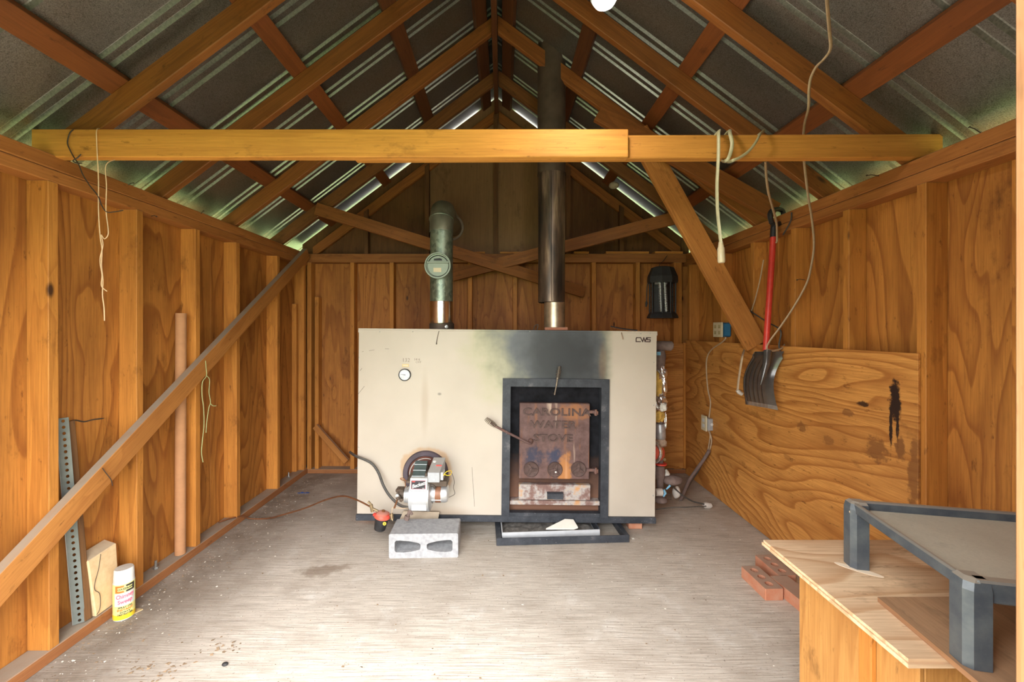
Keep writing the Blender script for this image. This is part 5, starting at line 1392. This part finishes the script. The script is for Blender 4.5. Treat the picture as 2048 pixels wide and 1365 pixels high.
mk('base', loft([zring(0.121,0.105,zz(637)), zring(0.123,0.107,zz(635)), zring(0.112,0.096,zz(629)), zring(0.100,0.086,zz(625))]), M['black'], zp, c0)
mb = MB()
for (a, b) in ((-1,-.35),(-.35,-1),(.35,-1),(1,-.35),(1,.35),(.35,1),(-.35,1),(-1,.35)):
    p = Vector((c0.x+a*0.100, YZ+b*0.086, 0)); mb = MB().cyl(p+Vector((0,0,zz(627))), p+Vector((0,0,zz(558))), 0.007, n=6)
    mk('cage_post', mb, M['black'], zp, (p.x,p.y,zz(595)))
mb = MB()
for i in range(15):
    z_0 = zz(626) + (zz(560)-zz(626))*(i+0.5)/15
    r_ = zring(0.098,0.084,z_0); r_.append(r_[0])
    mb.tube(r_, 0.0012, 4, cap=False)
mk('cage_wires', mb, M['black'], zp, c0)
zp.children and tag(zp.children[-1], kind='stuff')
loft_m = loft([zring(0.070,0.05,zz(627)), zring(0.070,0.05,zz(560))])
loft_m.v = [v+Vector((0,0.03,0)) for v in loft_m.v]
mk('dark_core', loft_m, M['black'], zp, c0)
for (px) in (1321, 1330.5):
    t0 = W(px+2,624,YZ-0.065); t1 = W(px-1.5,560,YZ-0.065)
    mk('tube', MB().cyl(t0, t1, 0.009, n=12), M['steel'], zp, t0)
    mk('wire_coil', coil(t0, t1, 0.013, 20, 0.0025, 1.0), M['fgrey'], zp, t0)
mk('tube_socket', MB().box(W(1310,569,YZ-0.055), W(1334,562,YZ-0.05)+Vector((0,0.02,0))), M['steel'], zp, t1)
mk('hanger', MB().tube(smooth_path([W(1318,535,YZ), W(1320,528,YZ), W(1326,523,3.70), W(1334,512,3.79)]), 0.003, 6), M['wire'], zp, W(1320,528,YZ))
zc_ = mk('power_cord', MB().tube(smooth_path([W(1299,564,YZ), W(1295,570,YZ), W(1293.5,585,YZ), W(1293.5,598,YZ), W(1293,606,YZ)]), 0.004, 6), M['black'], zp, W(1294,585,YZ))
mk('plug', MB().tube([W(1293,603,YZ), W(1293,607,YZ), W(1292,614,YZ)], [0.007,0.012,0.006], 8), M['black'], zc_, W(1293,608,YZ))

# pipework at the stove's right side
pw = empty('boiler_pipework', W(1326,1000,2.95), label='foil-wrapped pipes, valves and red pump at the beige stove\'s right side', cat='pipes')
YP = 2.93
def pt(px, py, dy=0): return W(px, py, YP+dy)
mk('insulated_pipe', MB().tube(smooth_path([pt(1305,693,0.05), pt(1318,692), pt(1330,692,-0.02), pt(1339,692.5,-0.04), pt(1343,693,-0.04)],4), [0.034]*15+[0.030,0.016], 14), M['foam'], pw, pt(1325,692))
mk('vertical_pipe', MB().cyl(pt(1320,700), pt(1320,1005), 0.024, n=14), M['foam'], pw, pt(1320,850))
mk('upper_sleeve', MB().tube([pt(1319,702), pt(1319,712), pt(1318,740)], [0.036,0.044,0.036], 12), M['foam'], pw, pt(1319,720))
mk('tag', MB().box(pt(1314,711,-0.05), pt(1321,704,-0.045)+Vector((0,0.004,0))), M['bluetape'], pw, pt(1317,707))
def lump(name, px, py, rx, rz, mat, seed, dy=-0.02, ry=None, amp=0.35, fold=5):
    c = pt(px, py, dy); n, m = 22, 14; vs=[]; fs=[]
    rX, rZ = rx*YP/F, rz*YP/F; rY = ry or rX
    for i in range(m+1):
        t = PI*i/m
        for k in range(n):
            q = 2*PI*k/n; d_ = Vector((math.sin(t)*math.cos(q), math.sin(t)*math.sin(q), math.cos(t)))
            w_ = 1 + amp*mnoise.noise(d_*fold*0.5+Vector((seed*7.1,0,0))) + amp*0.5*mnoise.noise(d_*fold+Vector((seed*3.3,5,0)))
            vs.append(c + Vector((d_.x*rX, d_.y*rY, d_.z*rZ))*w_)
    for i in range(m):
        for k in range(n): fs.append((i*n+k,(i+1)*n+k,(i+1)*n+(k+1)%n,i*n+(k+1)%n))
    return mk(name, MB().add(vs, fs, 0, fold < 5), mat, pw, c)
lump('foil_wrap', 1323, 748, 10, 18, M['foil'], 1)
lump('foil_wrap', 1326, 775, 8, 22, M['foil'], 2, -0.03)
lump('insulation', 1317, 770, 7, 25, M['wool'], 3, -0.03, fold=3)
lump('foil_wrap', 1321, 807, 12, 17, M['foil'], 4, -0.05)
lump('foam_chunk', 1326, 815, 7, 8, M['shard'], 5, -0.09, fold=4)
lump('insulation', 1319, 832, 10, 14, M['wool'], 6, -0.03, fold=3)
mk('tape_wrap', MB().tube([pt(1320,848,-0.02), pt(1320,853,-0.02), pt(1321,875,-0.02), pt(1321,878,-0.02)], [0.030,0.037,0.037,0.032], 14), M['tape'], pw, pt(1320,862))
lump('foil_strip', 1331, 843, 2.5, 15, M['foil'], 7, -0.04, ry=0.008)
lump('insulation', 1322, 886, 11, 10, M['tanfoam'], 8, -0.02, fold=3)
mk('pump', MB().lathe(pt(1318,907,-0.05), (0.5,-1,0.1), [(0.03,-0.04),(0.05,-0.03),(0.055,0.0),(0.045,0.012),(0.02,0.02),(0.001,0.022)], 22), M['dustyred'], pw, pt(1320,907))
mk('pump_flange', MB().lathe(pt(1321,928,-0.03), (0,0,1), [(0.02,-0.005),(0.042,-0.004),(0.042,0.004),(0.02,0.006)], 20), M['red'], pw, pt(1321,928))
mk('brass_nut', MB().lathe(pt(1328,919,-0.08), (0.3,-1,0), [(0.010,0),(0.010,0.01),(0.001,0.012)], 6), M['brass'], pw, pt(1328,919))
mk('flex_hose', MB().tube(smooth_path([pt(1310,885,-0.09), pt(1318,893,-0.11), pt(1322,906,-0.12), pt(1318,919,-0.11), pt(1311,925,-0.09)],5), [0.010+0.0022*(i%2) for i in range(21)], 8), M['foil'], pw, pt(1320,905))
mk('lower_pipe', MB().tube([pt(1319,932), pt(1319,945), pt(1320,958)], [0.034,0.038,0.030], 14), M['foam'], pw, pt(1319,945))
lump('insulation', 1333, 950, 6, 9, M['shard'], 9, 0.03, fold=3)
lump('insulated_elbow', 1345, 961, 20, 9.5, M['foam'], 10, 0.0, ry=0.05, amp=0.12, fold=2)
mk('valve_body', MB().cyl(pt(1311,985,-0.06), pt(1324,985,-0.06), 0.026, n=14), M['pvc'], pw, pt(1318,985))
mk('blue_handle', MB().tube([pt(1328,980,-0.08), pt(1331,987,-0.08), pt(1327,994,-0.08)], [0.008,0.014,0.008], 8, flat=0.6), M['bluetape'], pw, pt(1328,987))
mk('white_tag', MB().hexa([pt(1331,979,-0.05),pt(1334,980,-0.05),pt(1334,980,-0.04),pt(1331,979,-0.04),pt(1339,970,-0.05),pt(1342,973,-0.05),pt(1342,973,-0.04),pt(1339,970,-0.04)]), M['bluetape'], pw, pt(1336,975))
lump('wrapped_elbow', 1353, 985, 8, 13, M['pvc'], 11, 0.12, amp=0.12, fold=2)
for j in range(4):
    mk('spring_wire', MB().tube(smooth_path([pt(1326,988+j*4,-0.03), pt(1335,987+j*4,-0.03), pt(1343,990+j*3,-0.02)]), 0.003, 6), M['wire'], pw, pt(1335,990))
lump('pipe_elbow', 1322, 1000, 12, 7, M['foam'], 12, -0.02, amp=0.15, fold=2)
tag(mk('floor_cable', MB().tube(smooth_path([W(1313,1019,2.86), W(1340,1016,2.90), W(1370,1015,2.92), W(1412,1013,2.98)],5), 0.0045, 6), M['darkrubber'], None, W(1350,1016,2.9)), 'thin dark cable flat on the floor right of the stove', 'cable')

# ---------------------------------------------------------------- left side
tube_ = tag(mk('cardboard_tube', MB().lathe((-1.818,2.345,0.051),(0.003,0.0,1),[(0.022,0.0),(0.026,0.001),(0.026,1.360),(0.021,1.360),(0.021,1.20)],24), M['cardtube'], None, (-1.82,2.345,0.05)),
    'tall brown cardboard tube standing against a left wall stud', 'tube')
# perforated galvanised angle post
p0 = Vector((-1.835, 1.775, 0.052)); p1 = Vector((-1.866, 1.735, 0.945))
R = frame_for(p1-p0, (0,1,0.0))
L = (p1-p0).length
pp = empty('perforated_post', p0, label='grey perforated steel angle leaning beside the white-capped can\'s wall', cat='post')
pp['label'] = 'grey perforated steel angle leaning on the left wall under the diagonal brace'
def plate_with_holes(w, L, n, r, t):
    """flat bar in the xz plane, w wide, L long with n round holes"""
    bm = bmesh.new(); edges = []
    def lp(pts):
        vs = [bm.verts.new((x, 0, z)) for x, z in pts]
        return [bm.edges.new((vs[i], vs[(i+1)%len(vs)])) for i in range(len(vs))]
    edges += lp([(0,0),(w,0),(w,L),(0,L)])
    loops = []
    for k in range(n):
        zc0 = L*(k+0.5)/n
        pts = [(w*0.55+r*math.cos(2*PI*q/8), zc0+r*1.25*math.sin(2*PI*q/8)) for q in range(8)]
        loops.append(pts); edges += lp(pts)
    bmesh.ops.triangle_fill(bm, edges=edges, use_beauty=True)
    bm.verts.index_update()
    mb = MB(); f_ = [[v.index for v in f.verts] for f in bm.faces]
    vs = [v.co.copy() for v in bm.verts]
    mb.add(vs, f_); mb.add([v+Vector((0,t,0)) for v in vs], f_)
    for pts in loops + [[(0,0),(w,0),(w,L),(0,L)]]:
        m_ = len(pts)
        mb.add([(x,0,z) for x,z in pts]+[(x,t,z) for x,z in pts], [(i,(i+1)%m_,m_+(i+1)%m_,m_+i) for i in range(m_)])
    bm.free(); return mb
mb = plate_with_holes(0.038, L, 34, 0.0055, 0.003)
Rp = frame_for(p1-p0, (0.80,0.60,0))
mb.v = [Rp @ v + p0 for v in mb.v]
mk('perforated_face', mb, M['galvtop'] if False else plain('dusty_zinc', (0.17,0.185,0.165), 0.6, 0.3, 0.12, 20), pp, p0, Rp)
mb = MB().box((-0.002,0.0005,0),(0.001,0.034,L)); mb.v = [Rp @ v + p0 for v in mb.v]
mk('flange', mb, M['steel'], pp, p0, Rp)
bar('wood_strip', Vector((-1.803,1.808,0.055)), Vector((-1.862,1.792,0.925)), 0.026, 0.008, (0.3,1,0), M['dirtywood'], None)
tag(bpy.data.objects['wood_strip'], 'narrow dark dirty wooden strip leaning right of the perforated steel angle', 'strip')
# buff firebrick slab
mb = MB()
fb0 = Vector((-1.868, 1.775, 0.051)); 
mb.hexa([(-1.825,1.828,0.052),(-1.788,1.828,0.052),(-1.790,1.945,0.052),(-1.827,1.945,0.052),
         (-1.868,1.815,0.325),(-1.806,1.810,0.305),(-1.806,1.945,0.318),(-1.868,1.95,0.335)], 0, 0.004)
fbk = tag(mk('firebrick', mb, M['firebrick'], None, (-1.81,1.86,0.052)), 'cracked buff firebrick slab leaning on the left wall behind the spray can', 'brick')
mk('crack', MB().tube(smooth_path([Vector((-1.805,1.867,0.309)), Vector((-1.801,1.853,0.25)), Vector((-1.797,1.832,0.20)), Vector((-1.794,1.829,0.17)), Vector((-1.791,1.848,0.14)), Vector((-1.788,1.846,0.08)), Vector((-1.787,1.83,0.06))]), 0.0012, 5), M['wire'], fbk, (-1.79,1.82,0.2))

# spray can
cc = Vector((-1.735, 1.905, 0.0)); CR = 0.0385
can = empty('spray_can', cc, label='yellow and white chimney spray can standing on the floor by the left sill', cat='can')
mk('can_body', MB().lathe(cc,(0,0,1),[(0.001,0.001),(CR-0.004,0.001),(CR-0.001,0.003),(CR,0.006),(CR,0.168),(CR-0.002,0.172),(CR-0.004,0.174)],40), M['white'], can, cc)
mk('lid', MB().lathe(cc,(0,0,1),[(CR-0.002,0.170),(CR-0.001,0.174),(CR-0.003,0.221),(CR-0.006,0.227),(0.001,0.229)],40), plain('dusty_white_cap', (0.70,0.68,0.64), 0.5, 0, 0.05, 20, dust=0.5), can, cc)
qv = math.atan2(-cc.y, -cc.x)        # bearing of the viewer
qv += 0.10
def oncan(x, z_, dr=0.0006): 
    q = qv + x/CR
    return cc + Vector((math.cos(q)*(CR+dr), math.sin(q)*(CR+dr), z_))
def band(x0, x1, z0, z1, mat, name, dr=0.0006, parent=can, slope=0.0):
    n = max(2, int(abs(x1-x0)/0.004)); mb = MB(); vs=[]; fs=[]
    for i in range(n+1):
        x = x0+(x1-x0)*i/n
        for z_, d_ in ((z0,dr),(z1,dr),(z1,dr-0.0004),(z0,dr-0.0004)): vs.append(oncan(x, z_+slope*x, d_))
    for i in range(n):
        for k in range(4): fs.append((i*4+k, i*4+(k+1)%4, (i+1)*4+(k+1)%4, (i+1)*4+k))
    fs.append((0,1,2,3)); fs.append((n*4,n*4+3,n*4+2,n*4+1))
    return mk(name, mb.add(vs, fs), mat, parent, oncan(0,(z0+z1)/2))
mk('label_wrap', MB().lathe(cc,(0,0,1),[(CR+0.0002,0.007),(CR+0.0002,0.167)],40), M['white'], can, cc)
band(-0.118,0.118,0.128,0.166,M['paleyellow'],'label_band')
band(-0.118,0.118,0.008,0.070,M['paleyellow'],'label_band')
band(-0.118,0.118,0.008,0.030,M['yellow'],'label_band',0.0009)
band(-0.118,-0.040,0.068,0.130,M['paleyellow'],'label_band',0.0008); band(0.040,0.118,0.068,0.130,M['paleyellow'],'label_band',0.0008)
# orange and black bracket emblem
for (xa, xb, mt, s_) in ((-0.036,-0.004,M['orangeink'],-1),(0.003,0.036,M['ink'],1)):
    band(xa, xb, 0.154, 0.162, mt, 'emblem', 0.0012); band(xa, xb, 0.130, 0.138, mt, 'emblem', 0.0012)
    if s_ < 0: band(xa, xa+0.009, 0.133, 0.159, mt, 'emblem', 0.0012)
    else: band(xb-0.009, xb, 0.133, 0.159, mt, 'emblem', 0.0012)
def cantext(t_, size, z_, mat, sx=1.0, x=0.0, offset=0.0, tilt=0.0):
    vs, fs = text_mesh(t_, size, extrude=0.0002, offset=offset)
    mk('lettering', MB().add([oncan(x+v.x*sx, z_+v.y+tilt*v.x, 0.0016+v.z) for v in vs], fs), mat, can, oncan(x,z_))
cantext('COUGHLAN', 0.0115, 0.146, M['ink'], 0.80, 0, 0.0004)
cantext('Chimney', 0.0245, 0.113, M['pinkink'], 0.72, 0, 0.0007, 0.05)
cantext('Sweep', 0.0245, 0.089, M['pinkink'], 0.80, 0, 0.0007, 0.05)
cantext('SPRAY-ON', 0.0105, 0.063, M['ink'], 1.0, 0, 0.0003)
cantext('INSTANT', 0.0135, 0.052, M['orangeink'], 1.0, 0, 0.0005)
cantext('SOOT', 0.0090, 0.041, M['ink'], 1.5, 0, 0.0003)
cantext('DESTROYER', 0.0105, 0.031, M['ink'], 0.95, 0, 0.0003)
# card chip under its edge
mb = MB().prism([W(236,1239,1.895), W(268,1232,1.92), W(286,1221,1.95), W(276,1219,1.955), W(262,1219,1.955), W(252,1228,1.93)], (0,0,0.004))
for v in mb.v: v.z = 0.001 if mb.v.index(v) < 6 else 0.005
tag(mk('card_scrap', mb, M['cardboard'], None, (-1.68,1.92,0.001)), 'tan card scrap lying beside the spray can\'s foot', 'scrap')
# offcut leaning on the back wall
b0 = W(694,924,3.74); b1 = W(631,853,3.78)
tag(bar('offcut_stick', b0, b1, 0.050, 0.035, (0.7,0,0.7), M['brace'], None), 'short wooden stick leaning on the back wall left of the stove', 'stick')
# twine and wire on the beam and brace
yb2 = 1.648
def strand(name, pts, r, mat, label, cat, k=5):
    return tag(mk(name, MB().tube(smooth_path(pts,k), r, 5), M[mat], None, pts[0]), label, cat)
strand('twine', [W(194,257,1.66)+Vector((0,0.01,0.004)), W(193,262,yb2), W(194,300,yb2), W(197,360,yb2), W(197,420,yb2), W(200,470,yb2), W(204,500,yb2), W(203,530,yb2), W(206,560,yb2), W(205,590,yb2), W(208,615,yb2), W(209,642,yb2)], 0.0018, 'string', 'pale twine hanging from the left end of the tie beam', 'twine')
strand('twine', [Vector((-1.575,1.70,2.018)), W(212,330,yb2), W(213,372,yb2), W(212,420,yb2), W(216,455,yb2), W(216,470,yb2), W(209,478,yb2), W(202,470,yb2), W(206,490,yb2-0.004), W(200,520,yb2-0.004), W(204,550,yb2-0.004), W(203,572,yb2-0.004), W(214,583,yb2-0.004)], 0.0018, 'string', 'second twine strand looping and knotting onto the first', 'twine')
strand('bent_wire', [W(148,259,1.66), W(140,266,yb2), W(135,285,yb2), W(140,300,yb2), W(148,315,yb2), W(158,330,yb2), W(166,350,yb2), W(180,372,yb2), W(196,392,yb2), W(203,410,yb2), W(213,424,yb2), W(228,424,yb2), W(246,421,yb2)], 0.0022, 'wire', 'dark wire looped over the left end of the tie beam', 'wire')
strand('wire_twist', [W(162,309,yb2), W(155,316,yb2-0.006), W(146,322,yb2-0.006), W(154,326,yb2-0.006), W(164,327,yb2-0.006)], 0.0022, 'wire', 'little twist knotted around the dark wire', 'wire')
gx = -1.735
strand('green_twine', [WL(411,722,gx), WL(412,735,gx), WL(413,752,gx), WL(405,765,gx), WL(404,790,gx), WL(407,815,gx), WL(408,850,gx), WL(405,880,gx), WL(403,905,gx), WL(406,925,gx)], 0.0022, 'greenstring', 'green twine tied on the diagonal brace, its longest end', 'twine')
strand('green_twine', [WL(413,752,gx), WL(419,760,gx), WL(418,785,gx), WL(421,805,gx), WL(418,815,gx), WL(414,840,gx), WL(412,866,gx)], 0.0022, 'greenstring', 'shorter green twine end beside the longest on the brace', 'twine')
strand('green_twine', [WL(421,808,gx), WL(426,812,gx), WL(432,812,gx)], 0.003, 'greenstring', 'stub of green twine sticking out to the right', 'twine')
# thin wire round the brace
strand('wire_twist', [WL(205,937,-1.733), WL(213,948,-1.733), WL(222,960,-1.735), WL(225,972,-1.74)], 0.0018, 'wire', 'rusty wire bound round the lower part of the long brace', 'wire')
# wasp nest under the far right purlin
tag(mk('wasp_nest', MB().sphere(W(1228,371,3.60), 0.040, sc=(1.1,1,0.75)), M['wasp'], None, W(1228,371,3.6)), 'small round papery wasp nest under the back right roof edge', 'nest')
# bulb on its cord near the roof
bp = W(1209,-14,1.30)
lamp = empty('light_bulb', bp, label='white globe bulb hanging at the top edge near the ridge', cat='lamp')
mk('globe', MB().lathe(bp+Vector((0,0,0.07)), (0,0,-1), [(0.014,0),(0.016,0.012),(0.036,0.035),(0.045,0.062),(0.043,0.085),(0.030,0.105),(0.012,0.114),(0.001,0.115)], 28), M['bulb'], lamp, bp)
bl_ = bpy.data.lights.new('bulb_light', 'POINT'); bl_.energy = 9.0; bl_.color = (1.0, 0.93, 0.82); bl_.shadow_soft_size = 0.046  # fill lamp added under the unlit bulb to brighten tie beam and bench
blo = bpy.data.objects.new('bulb_light', bl_); blo.location = bp + Vector((0,0,-0.06)); COL.objects.link(blo)
mk('socket', MB().lathe(bp+Vector((0,0,0.062)), (0,0,1), [(0.019,0),(0.021,0.02),(0.019,0.05),(0.006,0.055)], 16), M['blackplastic'], lamp, bp)
mk('cord', MB().cyl(bp+Vector((0,0,0.11)), Vector((bp.x,bp.y,roof_under(bp.x)+0.10)), 0.004, n=6), M['darkrubber'], lamp, bp)

# ---------------------------------------------------------------- litter on the floor
random.seed(11)
mb = MB(); mw_ = MB()
def flake(mb, x, y, s, z=0.001):
    n = random.choice((3,4,5)); a0 = random.random()*6.28
    pts = []
    for k in range(n):
        r = s*random.uniform(0.4,1.0); q = a0+2*PI*k/n
        pts.append((x+r*math.cos(q), y+r*math.sin(q)*random.uniform(0.5,1.0), z+random.uniform(0,s*0.35)))
    mb.prism(pts, (0,0,0.0008))
for i in range(1500):
    t = random.random()
    if t < 0.62: x = -1.775+abs(random.gauss(0,0.17)); y = random.uniform(1.45,3.7)
    elif t < 0.75: x = random.uniform(-1.6,1.5); y = random.uniform(2.2,3.6)
    else: x = random.uniform(-1.7,1.3); y = random.uniform(1.5,3.0)
    if x > 0.86 and y < 1.45: continue
    if -0.05 < x < 0.80 and 2.50 < y < 3.0: continue
    flake(mb if random.random() < 0.72 else mw_, x, y, random.choice((0.002,0.003,0.003,0.005,0.007)))
for cx_, cy_, n, sp in ((-1.15,1.72,26,0.05),(-1.28,1.58,26,0.06),(-1.42,1.62,14,0.05),(-0.60,1.62,4,0.02)):
    for i in range(n): flake(mb, random.gauss(cx_,sp), random.gauss(cy_,sp*0.45), random.choice((0.005,0.008,0.012)))
tag(mk('floor_litter', mb, M['debris'], None, (0,2,0), recalc=False), 'brown crumbs and leaf bits scattered over the concrete floor', 'litter', kind='stuff')
tag(mk('pale_litter', mw_, M['whitechip'], None, (0,2,0), recalc=False), 'pale chips scattered over the concrete floor', 'litter', kind='stuff')
p = W(450,1333,1.625); 
tag(mk('black_lump', MB().sphere((p.x,p.y,0.008),0.012,10,6,sc=(1,0.8,0.55)), M['black'], None, (p.x,p.y,0)), 'small black lump on the floor near the front edge', 'lump')
p = W(606,988,3.335)
mb = MB()
for dx, dy in ((-0.03,0),(-0.01,0.01),(0.015,-0.006),(0.035,0.006)): flake(mb, p.x+dx, p.y+dy, 0.024, 0.0015)
tag(mk('blue_scrap', mb, M['blue'], None, (p.x,p.y,0)), 'crumpled blue scrap on the floor left of the stove', 'scrap')
